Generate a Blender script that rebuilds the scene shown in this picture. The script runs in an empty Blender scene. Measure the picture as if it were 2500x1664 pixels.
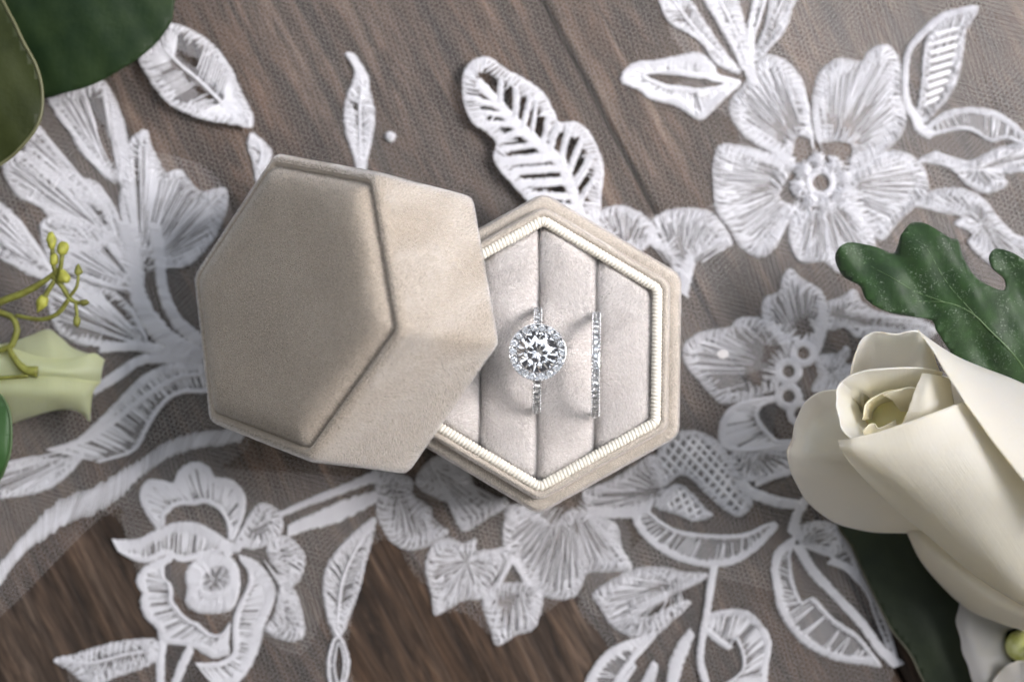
import bpy, bmesh, math, random
import numpy as np
from mathutils import Vector, Matrix

random.seed(7); rng = np.random.default_rng(7)
C = bpy.context.scene.collection
S = 0.001                                   # everything below is written in millimetres

# ------------------------------------------------------------------ camera, world, lamps
CAMH = 371.2                                # lens height above the wood
sc = bpy.context.scene
cam_d = bpy.data.cameras.new("camera")
cam = bpy.data.objects.new("camera", cam_d); C.objects.link(cam)
cam.location = (0, 0, CAMH * S)
cam_d.sensor_width = 36.0; cam_d.lens = 60.0
cam_d.clip_start = 0.01; cam_d.clip_end = 20.0
cam_d.dof.use_dof = True
cam_d.dof.focus_distance = (CAMH - 39.0) * S
cam_d.dof.aperture_fstop = 7.8
cam_d.dof.aperture_blades = 9
sc.camera = cam

world = bpy.data.worlds.new("World"); sc.world = world; world.use_nodes = True
bgn = world.node_tree.nodes["Background"]
bgn.inputs[0].default_value = (0.90, 0.90, 1.0, 1); bgn.inputs[1].default_value = 0.10

def area(name, loc, target, sx, sy, power, col, spread=math.pi):
    l = bpy.data.lights.new(name, 'AREA'); l.shape = 'RECTANGLE'; l.size = sx * S; l.size_y = sy * S
    l.energy = power; l.color = col; l.spread = spread
    o = bpy.data.objects.new(name, l); C.objects.link(o)
    o.location = Vector(loc) * S
    o.rotation_euler = (Vector(target) - Vector(loc)).to_track_quat('-Z', 'Y').to_euler()
    return o
WL = Vector((590, 150, 620)); WD = (Vector((30, 70, 0)) - WL).normalized(); WX = WD.cross(Vector((0, 0, 1))).normalized(); WY = WX.cross(WD)
for i in (-1, 0, 1):                        # key window, its split into six panes added for glints in the stones
    for j in (-.5, .5):
        off = WX * i * 112 + WY * j * 165
        area("window_pane", WL + off, Vector((30, 70, 0)) + off * .15, 88, 140, .110, (1.0, 0.955, 0.955), .66)
# added ring of unseen lamps: ambient fill and bright patches for the stones
for az, r, h, p in ((60, 520, 400, .36), (100, 560, 380, .34), (140, 540, 420, .18), (185, 560, 420, .10), (230, 540, 400, .09), (280, 540, 380, .05), (325, 560, 420, .17),
                    (15, 330, 720, .26), (90, 320, 700, .30), (170, 330, 700, .07), (260, 330, 720, .05)):
    a_ = math.radians(az); warm = az > 150
    area("fill_lamp", (r * math.cos(a_), r * math.sin(a_), h), (0, 50, 15), 330 if h > 600 else 230, 280 if h > 600 else 190, p, (1.0, .96, .88) if warm else (.84, .90, 1.0), 2.2)
sc.view_settings.view_transform = 'Standard'
sc.view_settings.look = 'None'
sc.view_settings.exposure = 0.0
sc.view_settings.gamma = 1.0
sc.cycles.max_bounces = 16
sc.cycles.transmission_bounces = 14
sc.cycles.transparent_max_bounces = 16

# ------------------------------------------------------------------ coordinates
K = 1.0611 / 4166.67
def P(u, v, z=0.0):
    k = K * (CAMH - z)
    return Vector(((u - 1178) * k, -(v - 784) * k, z))
REG = {1: (0, 0, 2.6138), 2: (800, 0, 2.6138), 3: (1500, 0, 2.24), 4: (0, 500, 2.6133), 5: (0, 1040, 2.5125),
       6: (800, 1040, 2.5125), 7: (1350, 1000, 2.3611), 8: (1600, 600, 2.6129), 9: (1900, 520, 1.37)}
def M(r, pts, z=0.6):
    ox, oy, s = REG[r]; k = (CAMH - z) / 4166.67
    return np.array([((ox + x / s - 1250) * k, -(oy + y / s - 832) * k) for x, y in pts])

# ------------------------------------------------------------------ object helpers
def tag(o, label=None, cat=None, group=None, kind=None):
    if label: o['label'] = label
    if cat: o['category'] = cat
    if group: o['group'] = group
    if kind: o['kind'] = kind
    return o
def thing(name, label, cat, loc=(0, 0, 0), group=None, rot=None):
    o = bpy.data.objects.new(name, None); C.objects.link(o)
    o.empty_display_size = 0.005
    m = Matrix.Translation(Vector(loc) * S)
    if rot is not None: m = m @ rot.to_4x4()
    o.matrix_world = m
    ORG[o.name] = Vector((0, 0, 0)) if rot is not None else Vector(loc)
    return tag(o, label, cat, group)
ORG = {}
def mk(name, verts, faces, mat, parent=None, smooth=True, mats=None, midx=None, solid=None, subsurf=0):
    org = ORG.get(parent.name, Vector((0, 0, 0))) if parent else Vector((0, 0, 0))
    me = bpy.data.meshes.new(name)
    v = (np.asarray(verts, dtype=float).reshape(-1, 3) - np.array(org)) * S
    me.from_pydata(v.tolist(), [], [tuple(int(i) for i in f) for f in faces])
    for m in (mats or [mat]): me.materials.append(m)
    if midx is not None: me.polygons.foreach_set('material_index', np.asarray(midx, dtype=np.int32))
    if smooth: me.polygons.foreach_set('use_smooth', np.ones(len(me.polygons), dtype=bool))
    me.update()
    o = bpy.data.objects.new(name, me); C.objects.link(o)
    if parent: o.parent = parent
    ORG[o.name] = org
    if solid:
        sm = o.modifiers.new('thickness', 'SOLIDIFY'); sm.thickness = solid * S; sm.offset = 0
    if subsurf:
        ss = o.modifiers.new('smooth', 'SUBSURF'); ss.levels = subsurf; ss.render_levels = subsurf
    return o
def inst(src, name, parent, mat4):
    o = src.copy(); o.name = name; C.objects.link(o); o.parent = parent; o.matrix_local = mat4
    return o

# ------------------------------------------------------------------ materials
def new_mat(name):
    m = bpy.data.materials.new(name); m.use_nodes = True
    nt = m.node_tree
    return m, nt, nt.nodes["Principled BSDF"]
def N(nt, t, **kw):
    n = nt.nodes.new(t)
    for k, v in kw.items():
        if k in n.inputs: n.inputs[k].default_value = v
        else: setattr(n, k, v)
    return n
def texco(nt, scale=(1000, 1000, 1000), rot=(0, 0, 0), out='Object'):
    tc = N(nt, 'ShaderNodeTexCoord'); mp = N(nt, 'ShaderNodeMapping')
    mp.inputs['Scale'].default_value = scale; mp.inputs['Rotation'].default_value = rot
    nt.links.new(tc.outputs[out], mp.inputs['Vector']); return mp.outputs['Vector']
def noise(nt, vec, scale, detail=3, rough=0.55, dist=0.0):
    n = N(nt, 'ShaderNodeTexNoise', Scale=scale, Detail=detail, Roughness=rough, Distortion=dist)
    nt.links.new(vec, n.inputs['Vector']); return n.outputs['Fac']
def ramp(nt, fac, stops):
    r = N(nt, 'ShaderNodeValToRGB'); e = r.color_ramp.elements
    while len(e) < len(stops): e.new(0.5)
    for i, (p, c) in enumerate(stops): e[i].position = p; e[i].color = (*c, 1)
    nt.links.new(fac, r.inputs['Fac']); return r.outputs['Color']
def mix(nt, fac, a, b, mode='MIX'):
    n = N(nt, 'ShaderNodeMix', data_type='RGBA', blend_type=mode)
    for sock, val in ((n.inputs['Factor'], fac), (n.inputs['A'], a), (n.inputs['B'], b)):
        pass
    def put(idx, val):
        s = n.inputs[idx]
        if hasattr(val, 'links'): nt.links.new(val, s)
        elif isinstance(val, (tuple, list)): s.default_value = (*val[:3], 1)
        else: s.default_value = val
    put(0, fac); put(6, a); put(7, b)
    return n.outputs[2]
def math_(nt, op, a, b=None):
    n = N(nt, 'ShaderNodeMath', operation=op)
    for i, v in enumerate((a, b)):
        if v is None: continue
        if hasattr(v, 'links'): nt.links.new(v, n.inputs[i])
        else: n.inputs[i].default_value = v
    return n.outputs[0]
def bump(nt, bs, h, strength, dist):
    b = N(nt, 'ShaderNodeBump', Strength=strength, Distance=dist * S)
    nt.links.new(h, b.inputs['Height']); nt.links.new(b.outputs['Normal'], bs.inputs['Normal'])

def velvet(name, a, b, sheen, sheen_col, stretch=(1, .35, 1), rot=0.0, rough=.45):
    m, nt, bs = new_mat(name)
    v = texco(nt, (1000 * stretch[0], 1000 * stretch[1], 1000 * stretch[2]), (0, 0, rot))
    fine = noise(nt, v, 3.2, 3, .6)
    big = noise(nt, texco(nt), .16, 3, .6, .6)
    f = math_(nt, 'ADD', math_(nt, 'MULTIPLY', fine, .7), math_(nt, 'MULTIPLY', big, .45))
    nt.links.new(ramp(nt, f, [(.36, a), (.78, b)]), bs.inputs['Base Color'])
    bs.inputs['Roughness'].default_value = .9; bs.inputs['Specular IOR Level'].default_value = .15
    bs.inputs['Sheen Weight'].default_value = sheen; bs.inputs['Sheen Roughness'].default_value = rough
    bs.inputs['Sheen Tint'].default_value = (*sheen_col, 1)
    bump(nt, bs, fine, .9, .22)
    return m
MV_lid = velvet('taupe_velvet', (.28, .235, .185), (.38, .33, .275), .6, (1, .95, .9), rot=.35)
MV_base = velvet('pale_taupe_velvet', (.36, .32, .27), (.48, .43, .375), .6, (1, .95, .92), stretch=(1, 1, 1))
MV_cush = velvet('grey_taupe_velvet', (.40, .365, .34), (.60, .57, .55), .6, (.97, .96, 1), stretch=(1, .45, 1), rot=.2)

def simple(name, col, rough=.5, metal=0, spec=.5, **kw):
    m, nt, bs = new_mat(name)
    bs.inputs['Base Color'].default_value = (*col, 1); bs.inputs['Roughness'].default_value = rough
    bs.inputs['Metallic'].default_value = metal; bs.inputs['Specular IOR Level'].default_value = spec
    for k, v in kw.items(): bs.inputs[k.replace('_', ' ')].default_value = v
    return m
M_rope = simple('ivory_cord', (.66, .625, .545), .75)
M_metal = simple('white_gold', (.78, .78, .79), .16, 1)
def m_diamond():
    m, nt, bs = new_mat('diamond')
    bs.inputs['Base Color'].default_value = (1, 1, 1, 1); bs.inputs['Roughness'].default_value = 0
    bs.inputs['IOR'].default_value = 2.4; bs.inputs['Transmission Weight'].default_value = 1
    return m
M_dia = m_diamond()
M_thread = simple('lace_thread', (.66, .66, .685), .7, Sheen_Weight=.1)

def m_tulle(name, col, cover, pitch, base):
    m, nt, bs = new_mat(name)
    v = texco(nt)
    sep = N(nt, 'ShaderNodeSeparateXYZ'); nt.links.new(v, sep.inputs[0])
    masks = []
    for a in (15, 75, 135):
        c, s_ = math.cos(math.radians(a)) / pitch, math.sin(math.radians(a)) / pitch
        q = math_(nt, 'ADD', math_(nt, 'MULTIPLY', sep.outputs[0], c), math_(nt, 'MULTIPLY', sep.outputs[1], s_))
        q = math_(nt, 'ABSOLUTE', math_(nt, 'SUBTRACT', math_(nt, 'FRACT', q), .5))
        masks.append(math_(nt, 'LESS_THAN', q, cover / 2))
    mk_ = math_(nt, 'MAXIMUM', math_(nt, 'MAXIMUM', masks[0], masks[1]), masks[2])
    fac = math_(nt, 'MAXIMUM', math_(nt, 'MULTIPLY', mk_, .75), base)
    tr = N(nt, 'ShaderNodeBsdfTransparent'); mx = N(nt, 'ShaderNodeMixShader')
    bs.inputs['Base Color'].default_value = (*col, 1); bs.inputs['Roughness'].default_value = .9; bs.inputs['Specular IOR Level'].default_value = 0
    nt.links.new(fac, mx.inputs[0]); nt.links.new(tr.outputs[0], mx.inputs[1]); nt.links.new(bs.outputs[0], mx.inputs[2])
    nt.links.new(mx.outputs[0], nt.nodes['Material Output'].inputs['Surface'])
    return m
M_veil = m_tulle('veil_tulle', (.74, .70, .67), .026, 1.0, .0)
M_net = m_tulle('applique_net', (.76, .74, .74), .030, .95, .0)
M_back = m_tulle('embroidery_backing', (.48, .48, .50), .13, .7, .0)

def m_wood():
    m, nt, bs = new_mat('weathered_wood')
    oi = N(nt, 'ShaderNodeObjectInfo')
    tc = N(nt, 'ShaderNodeTexCoord'); mp = N(nt, 'ShaderNodeMapping')
    mp.inputs['Scale'].default_value = (1000, 60, 1000)
    nt.links.new(tc.outputs['Object'], mp.inputs['Vector'])
    off = N(nt, 'ShaderNodeVectorMath', operation='ADD')
    sc_ = N(nt, 'ShaderNodeVectorMath', operation='SCALE'); sc_.inputs[3].default_value = 300
    cmb = N(nt, 'ShaderNodeCombineXYZ'); nt.links.new(oi.outputs['Random'], cmb.inputs[0]); nt.links.new(oi.outputs['Random'], cmb.inputs[1])
    nt.links.new(cmb.outputs[0], sc_.inputs[0]); nt.links.new(mp.outputs[0], off.inputs[0]); nt.links.new(sc_.outputs[0], off.inputs[1])
    v = off.outputs[0]
    g1 = noise(nt, v, .16, 5, .65, 1.2); g2 = noise(nt, v, .9, 4, .6, .4); g3 = noise(nt, v, .035, 3, .5, .8)
    base = ramp(nt, g1, [(.32, (.012, .009, .006)), (.46, (.056, .033, .020)), (.57, (.140, .088, .057)), (.70, (.27, .195, .145))])
    grey = ramp(nt, g3, [(.35, (.105, .09, .078)), (.65, (.118, .070, .040))])
    c = mix(nt, .42, base, grey, 'MIX')
    dark = ramp(nt, g2, [(.34, (.30, .27, .25)), (.56, (1, 1, 1))])
    c = mix(nt, .8, c, dark, 'MULTIPLY')
    mp2 = N(nt, 'ShaderNodeMapping'); mp2.inputs['Scale'].default_value = (1000, 150, 1000); nt.links.new(tc.outputs['Object'], mp2.inputs['Vector'])
    g4 = noise(nt, mp2.outputs[0], .28, 5, .7, .8)
    c = mix(nt, .9, c, ramp(nt, g4, [(.36, (.14, .13, .125)), (.50, (.46, .45, .44)), (.66, (.92, .88, .85))]), 'MULTIPLY')
    nt.links.new(c, bs.inputs['Base Color'])
    bs.inputs['Roughness'].default_value = .62; bs.inputs['Specular IOR Level'].default_value = .3
    h = math_(nt, 'ADD', g1, math_(nt, 'MULTIPLY', g2, .5)); bump(nt, bs, h, .6, .8)
    return m
M_wood = m_wood()

def m_leaf(name, a, b, scale=.12, rough=.5, spec=.35, speck=None):
    m, nt, bs = new_mat(name); v = texco(nt)
    n1 = noise(nt, v, scale, 4, .6)
    c = ramp(nt, n1, [(.35, a), (.68, b)])
    if speck:
        s1 = noise(nt, v, 2.2, 3, .7); s2 = noise(nt, v, .22, 2, .5)
        k = math_(nt, 'MULTIPLY', ramp(nt, s1, [(.58, (0, 0, 0)), (.70, (1, 1, 1))]), ramp(nt, s2, [(.45, (0, 0, 0)), (.60, (1, 1, 1))]))
        c = mix(nt, math_(nt, 'MULTIPLY', k, .38), c, speck)
        bs.inputs['Sheen Weight'].default_value = .25
    nt.links.new(c, bs.inputs['Base Color'])
    bs.inputs['Roughness'].default_value = rough; bs.inputs['Specular IOR Level'].default_value = spec
    bump(nt, bs, noise(nt, v, 1.1, 3), .3, .25)
    return m
M_euc1 = m_leaf('blue_green_leaf', (.010, .022, .008), (.020, .036, .012), spec=.15)
M_euc2 = m_leaf('olive_leaf', (.016, .022, .004), (.028, .036, .008), spec=.2)
M_lobe = m_leaf('lobed_leaf', (.005, .022, .003), (.013, .042, .006), .25, .55, .25, (.42, .48, .40))
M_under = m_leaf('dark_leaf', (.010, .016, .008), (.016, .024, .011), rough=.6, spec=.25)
M_rim = simple('leaf_edge', (.10, .10, .045), .5)
M_vein = simple('leaf_vein', (.055, .10, .035), .5)
M_stem = m_leaf('sprig_green', (.10, .10, .015), (.19, .20, .04), .5)
M_bud = m_leaf('bud_yellow', (.22, .22, .03), (.36, .37, .07), .6)

def m_petal(name, base, deep, trans=.14, attr=True):
    m, nt, bs = new_mat(name); v = texco(nt)
    at = N(nt, 'ShaderNodeVertexColor', layer_name='depth')
    n1 = noise(nt, v, .25, 3, .5)
    sep = N(nt, 'ShaderNodeSeparateColor'); nt.links.new(at.outputs[0], sep.inputs[0])
    c = mix(nt, sep.outputs[0], base, deep)
    c = mix(nt, sep.outputs[1], c, (.33, .20, .08))
    c = mix(nt, math_(nt, 'MULTIPLY', n1, .10), c, (.90, .80, .70))
    nt.links.new(c, bs.inputs['Base Color'])
    bs.inputs['Roughness'].default_value = .55; bs.inputs['Specular IOR Level'].default_value = .3
    bs.inputs['Sheen Weight'].default_value = .1
    bs.inputs['Subsurface Weight'].default_value = .7; bs.inputs['Subsurface Scale'].default_value = .012; bs.inputs['Subsurface Radius'].default_value = (1, .8, .5)
    cx_ = N(nt, 'ShaderNodeCombineXYZ'); nt.links.new(math_(nt, 'MULTIPLY', sep.outputs[2], 60), cx_.inputs[0]); nt.links.new(math_(nt, 'MULTIPLY', noise(nt, v, .12, 2), 2.5), cx_.inputs[1])
    hgt = math_(nt, 'ADD', math_(nt, 'MULTIPLY', noise(nt, cx_.outputs[0], 1.0, 3), .6), noise(nt, v, .35, 3))
    bump(nt, bs, hgt, .22, .5)
    tl = N(nt, 'ShaderNodeBsdfTranslucent'); nt.links.new(c, tl.inputs[0])
    mx = N(nt, 'ShaderNodeMixShader'); mx.inputs[0].default_value = trans
    nt.links.new(bs.outputs[0], mx.inputs[1]); nt.links.new(tl.outputs[0], mx.inputs[2])
    nt.links.new(mx.outputs[0], nt.nodes['Material Output'].inputs['Surface'])
    return m
M_rose = m_petal('cream_petal', (.92, .862, .675), (.93, .87, .55))
M_green_petal = m_petal('green_petal', (.72, .76, .38), (.56, .55, .12), .25)
M_white_petal = m_petal('white_petal', (.78, .75, .69), (.5, .5, .25), .4)
def m_water():
    m, nt, bs = new_mat('water'); bs.inputs['Roughness'].default_value = 0; bs.inputs['IOR'].default_value = 1.33
    bs.inputs['Transmission Weight'].default_value = 1; return m
M_water = m_water()

# ------------------------------------------------------------------ table of planks
g_dir = Vector((0.470, -0.883, 0)); g_nor = Vector((0.883, 0.470, 0))
table = bpy.data.objects.new('table_top', None); C.objects.link(table); table['kind'] = 'structure'
ORG[table.name] = Vector((0, 0, 0))
def box_mesh(x0, x1, y0, y1, z0, z1, bev):
    v = [(x0, y0, z0), (x1, y0, z0), (x1, y1, z0), (x0, y1, z0),
         (x0, y0, z1 - bev), (x1, y0, z1 - bev), (x1, y1, z1 - bev), (x0, y1, z1 - bev),
         (x0 + bev, y0 + bev, z1), (x1 - bev, y0 + bev, z1), (x1 - bev, y1 - bev, z1), (x0 + bev, y1 - bev, z1)]
    f = [(3, 2, 1, 0)]
    for a in (0, 4):
        for i in range(4): j = (i + 1) % 4; f.append((a + i, a + j, a + 4 + j, a + 4 + i))
    f.append((8, 9, 10, 11)); return v, f
seam0 = M(2, [(1370, 0)])[0] @ np.array(g_nor)[:2]
rotp = Matrix(((g_nor.x, -g_dir.x, 0), (g_nor.y, -g_dir.y, 0), (0, 0, 1)))
for i in range(-2, 2):
    w = 190.0
    x0 = seam0 + i * w + .35; x1 = seam0 + (i + 1) * w - .35
    v, f = box_mesh(-(x1 - x0) / 2, (x1 - x0) / 2, -330, 330, -18, 0, .7)
    o = mk('plank', v, f, M_wood, None, smooth=False)
    o.parent = table
    cen = g_nor * ((x0 + x1) / 2)
    o.matrix_world = Matrix.Translation(Vector((cen.x, cen.y, random.uniform(-.12, 0))) * S) @ rotp.to_4x4()
v, f = box_mesh(-420, 420, -420, 420, -40, -18.6, 1)
o = mk('table_base_board', v, f, simple('dark_underside', (.02, .016, .013), .9), table, smooth=False)

# ------------------------------------------------------------------ lace
def spline(pts, closed=True, sp=.3):
    p = np.asarray(pts, float); n = len(p)
    if n == 2: segs = [p]; L = np.linalg.norm(p[1] - p[0]); t = np.linspace(0, 1, max(2, int(L / sp) + 1)); return p[0] + (p[1] - p[0]) * t[:, None]
    if closed: q = np.vstack([p[-1], p, p[0], p[1]])
    else: q = np.vstack([2 * p[0] - p[1], p, 2 * p[-1] - p[-2]])
    out = []
    t = np.linspace(0, 1, 14, endpoint=False)[:, None]
    for i in range(1, len(q) - 2):
        a, b, c, d = q[i - 1], q[i], q[i + 1], q[i + 2]
        out.append(.5 * (2 * b + (c - a) * t + (2 * a - 5 * b + 4 * c - d) * t ** 2 + (3 * b - a - 3 * c + d) * t ** 3))
    o = np.vstack(out + ([p[:1]] if closed else [p[-1:]]))
    s = np.concatenate([[0], np.cumsum(np.linalg.norm(np.diff(o, axis=0), axis=1))])
    m = max(3, int(s[-1] / sp) + 1)
    u = np.linspace(0, s[-1], m)
    r = np.stack([np.interp(u, s, o[:, 0]), np.interp(u, s, o[:, 1])], 1)
    return r[:-1] if closed else r
def area2(p): return np.sum(p[:, 0] * np.roll(p[:, 1], -1) - np.roll(p[:, 0], -1) * p[:, 1]) / 2
def inside(pt, poly):
    x, y = pt; xs, ys = poly[:, 0], poly[:, 1]; x2, y2 = np.roll(xs, -1), np.roll(ys, -1)
    c = (ys > y) != (y2 > y)
    with np.errstate(divide='ignore', invalid='ignore'):
        xi = (x2 - xs) * (y - ys) / (y2 - ys) + xs
    return bool(np.sum(c & (x < xi)) % 2)
def normals(p, closed):
    if closed: t = np.roll(p, -1, 0) - np.roll(p, 1, 0)
    else: t = np.gradient(p, axis=0)
    t /= np.linalg.norm(t, axis=1)[:, None] + 1e-9
    return np.stack([-t[:, 1], t[:, 0]], 1)

BS = .43                                     # stitch spacing of the satin borders
class Stitch:
    """collects embroidery threads; each is a little raised three-sided ridge"""
    def __init__(s): s.t = []; s.v = []; s.f = []; s.back = []
    def th(s, a, b, w=.42, z=.55, h=.32): s.t.append((a[0], a[1], b[0], b[1], w * random.uniform(.8, 1.2), z + random.uniform(-.06, .06), h * random.uniform(.8, 1.2)))
    def border(s, p, w, closed, inward=None, slant=.25, z=.6):
        n = normals(p, closed)
        if closed: n = n * (1 if area2(p) > 0 else -1)
        elif inward is not None: n = n * inward
        tan = np.stack([n[:, 1], -n[:, 0]], 1)
        ph = 0
        for i in range(len(p)):
            ph += random.uniform(.8, 1.25)
            k = w * (.45 if ph % 3.6 < 1.0 else 1) * (random.uniform(.75, 1.2) if random.random() < .75 else random.uniform(1.2, 1.75))
            a = p[i] - n[i] * random.uniform(.0, .28); b = p[i] + n[i] * k + tan[i] * slant * w
            if closed and not inside(b, p):
                b = p[i] + n[i] * k * .35
                if not inside(b, p): continue
            s.th(a, b, .34, z + random.uniform(-.1, .12), .34)
    def petal(s, outline, base, bw=1.5, lo=.35, hi=.85, gap=.8, holes=(), prof=None):
        p = spline(outline, True, .27); base = np.asarray(base)
        s.border(spline(outline, True, BS), bw, True); s.back.append((p, list(holes)))
        q = spline(outline, True, gap * 1.25); cl = 0
        for a in q:
            d = base - a; L = np.linalg.norm(d)
            if L < 2: continue
            cl += 1
            if cl % 4 == 3: continue
            st = a + d / L * min(bw * .6, L * .3)
            e = a + d * random.uniform(lo, hi) + rng.normal(0, .25, 2)
            m = (st + e) / 2
            if any(inside(m, h) or inside(e, h) for h in holes): continue
            if not inside(a + d / L * min(1.2, L * .5), p): continue
            s.th(st, e, .25, .48, .24)
            if random.random() < .4: s.th(st + rng.normal(0, .3, 2), a + d * random.uniform(lo * .6, lo) , .4, .5, .25)
    def leaf(s, outline, mid, bw=1.4, gap=.5, fill=.8, holes=(), midw=.8):
        p = spline(outline, True, .27); s.border(spline(outline, True, BS), bw, True); s.back.append((p, list(holes)))
        m = spline(mid, False, .3)
        n = normals(m, False); s.band(mid, midw)
        q = spline(outline, True, gap * 2.2)
        for a in q:
            i = np.argmin(np.linalg.norm(m - a, axis=1)); i = min(len(m) - 1, i + int(3 / .3))
            d = m[i] - a; L = np.linalg.norm(d)
            if L < .8 or random.random() > fill: continue
            e = a + d * random.uniform(.75, 1.0)
            if any(inside((a + e) / 2, h) or inside(e * .8 + a * .2, h) for h in holes): continue
            s.th(a + d / L * .3, e, .36, .48, .24)
    def band(s, pts, w, sp=.40, slant=.5):
        p = spline(pts, False, sp); n = normals(p, False); m = len(p)
        ws = np.interp(np.linspace(0, 1, m), np.linspace(0, 1, len(w)), w) if hasattr(w, '__len__') else np.full(m, w)
        tan = np.stack([n[:, 1], -n[:, 0]], 1)
        for i in range(m):
            k = ws[i] / 2 * random.uniform(.88, 1.12)
            s.th(p[i] - n[i] * k - tan[i] * slant * k, p[i] + n[i] * k + tan[i] * slant * k, .42, .62, .40)
    def ribbon(s, A, B, bw=1.2, gap=.55, fill=.8, closed=False):
        a = spline(A, closed, BS); b = spline(B, closed, BS)
        n = max(len(a), len(b))
        ra = np.stack([np.interp(np.linspace(0, 1, n), np.linspace(0, 1, len(a)), a[:, k]) for k in (0, 1)], 1)
        rb = np.stack([np.interp(np.linspace(0, 1, n), np.linspace(0, 1, len(b)), b[:, k]) for k in (0, 1)], 1)
        for i in range(n):
            d = rb[i] - ra[i]; L = np.linalg.norm(d) + 1e-6; d = d / L
            s.th(ra[i] - d * random.uniform(0, .25), ra[i] + d * min(L, bw * random.uniform(.8, 1.2)), .42, .6, .38)
            s.th(rb[i] + d * random.uniform(0, .2), rb[i] - d * min(L, bw * .55 * random.uniform(.8, 1.2)), .40, .6, .34)
        st = max(1, int(gap * 1.5 / BS))
        for i in range(0, n, st):
            if random.random() > fill or True:
                pass
            if random.random() < fill:
                j = min(n - 1, max(0, i + random.choice((-1, 0, 1)) * st))
                s.th(ra[i], ra[i] + (rb[j] - ra[i]) * random.uniform(.65, 1.0), .36, .5, .24)
        s.back.append((np.vstack([ra, rb[::-1]]), []) if not closed else (None, [ra, rb]))
    def dots(s, outline, bw=1.2, gap=1.5, ang=.6):
        p = spline(outline, True, .27); s.border(spline(outline, True, BS), bw, True); s.back.append((p, []))
        lo, hi = p.min(0), p.max(0)
        for th_ in (ang, ang + 1.35):
            c, s_ = math.cos(th_), math.sin(th_); dv = np.array([c, s_]); nv = np.array([-s_, c])
            pr = p @ nv
            q = pr.min()
            while q < pr.max():
                ts = np.linspace((p @ dv).min(), (p @ dv).max(), 40)
                run = None
                for t in ts:
                    x = dv * t + nv * q
                    if inside(x, p):
                        if run is None: run = x
                        last = x
                    elif run is not None: s.th(run, last, .75, .48, .26); run = None
                q += gap * random.uniform(.85, 1.15)
    def ring(s, c, ro, ri):
        c = np.asarray(c); n = int(2 * math.pi * ro / .27)
        for i in range(n):
            a = 2 * math.pi * i / n; d = np.array([math.cos(a), math.sin(a)]); d2 = np.array([math.cos(a + .25), math.sin(a + .25)])
            s.th(c + d * ri * random.uniform(.92, 1.08), c + d2 * ro * random.uniform(.95, 1.06), .42, .62, .45)
    def knot(s, c, r):
        c = np.asarray(c)
        for i in range(26):
            a = random.uniform(0, math.pi); d = np.array([math.cos(a), math.sin(a)]); o = rng.normal(0, r * .28, 2)
            k = math.sqrt(max(.1, 1 - (np.linalg.norm(o) / r) ** 2))
            s.th(c + o - d * r * k, c + o + d * r * k, .5, .62, .75)
    def build(s, name, parent, label=None):
        V, F, I = [], [], []
        if s.t:
            T = np.array(s.t); a, b = T[:, :2], T[:, 2:4]; w, z, h = T[:, 4], T[:, 5], T[:, 6]
            d = b - a; L = np.linalg.norm(d, axis=1)[:, None] + 1e-6; nn = np.stack([-d[:, 1], d[:, 0]], 1) / L
            vs = []
            for t, zz in ((0, 0), (.25, .8), (.75, .8), (1, 0)):
                m = a + d * t
                ww = (w * (.55 if t in (0, 1) else 1))[:, None] / 2
                vs += [np.column_stack([m - nn * ww, z]), np.column_stack([m, z + h * (zz + .2)]), np.column_stack([m + nn * ww, z])]
            V = np.stack(vs, 1).reshape(-1, 3)
            base = (np.arange(len(T)) * 12)[:, None]
            quads = np.array([[0, 3, 4, 1], [1, 4, 5, 2], [3, 6, 7, 4], [4, 7, 8, 5], [6, 9, 10, 7], [7, 10, 11, 8]])
            F = (base[:, :, None] + quads[None]).reshape(-1, 4).tolist(); V = V.tolist()
            I = [0] * len(F)
        zb = .40
        for bi, (p, holes) in enumerate(s.back):
            if p is not None and len(p) > 2:
                q = p[::3]; bm = bmesh.new()
                vv = [bm.verts.new((x, y, zb + bi * .012)) for x, y in q]
                fc = bm.faces.new(vv); bmesh.ops.triangulate(bm, faces=[fc])
                bm.verts.index_update(); o0 = len(V)
                V += [tuple(v.co) for v in bm.verts]; ff = [[o0 + v.index for v in f_.verts] for f_ in bm.faces]
                if holes:
                    pts = np.array(V[o0:])
                    # punch holes: finer grid instead
                    V = V[:o0]; lo, hi = q.min(0), q.max(0); g = .55; ff = []; idx = {}
                    xs = np.arange(lo[0], hi[0] + g, g); ys = np.arange(lo[1], hi[1] + g, g)
                    for ix in range(len(xs) - 1):
                        for iy in range(len(ys) - 1):
                            cpt = (xs[ix] + g / 2, ys[iy] + g / 2)
                            if inside(cpt, q) and not any(inside(cpt, h) for h in holes):
                                fcv = []
                                for dx, dy in ((0, 0), (1, 0), (1, 1), (0, 1)):
                                    key = (ix + dx, iy + dy)
                                    if key not in idx: idx[key] = len(V); V.append((xs[ix + dx], ys[iy + dy], zb))
                                    fcv.append(idx[key])
                                ff.append(fcv)
                F += ff; I += [1] * len(ff); bm.free()
            elif p is None:
                A, B = holes; n = len(A); o0 = len(V)
                V += [(x, y, zb) for x, y in A] + [(x, y, zb) for x, y in B]
                for i in range(n): j = (i + 1) % n; F.append([o0 + i, o0 + j, o0 + n + j, o0 + n + i]); I.append(1)
        o = mk(name, V, F, None, parent, smooth=False, mats=[M_thread, M_back], midx=I)
        if label: o['label'] = label
        return o

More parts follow.
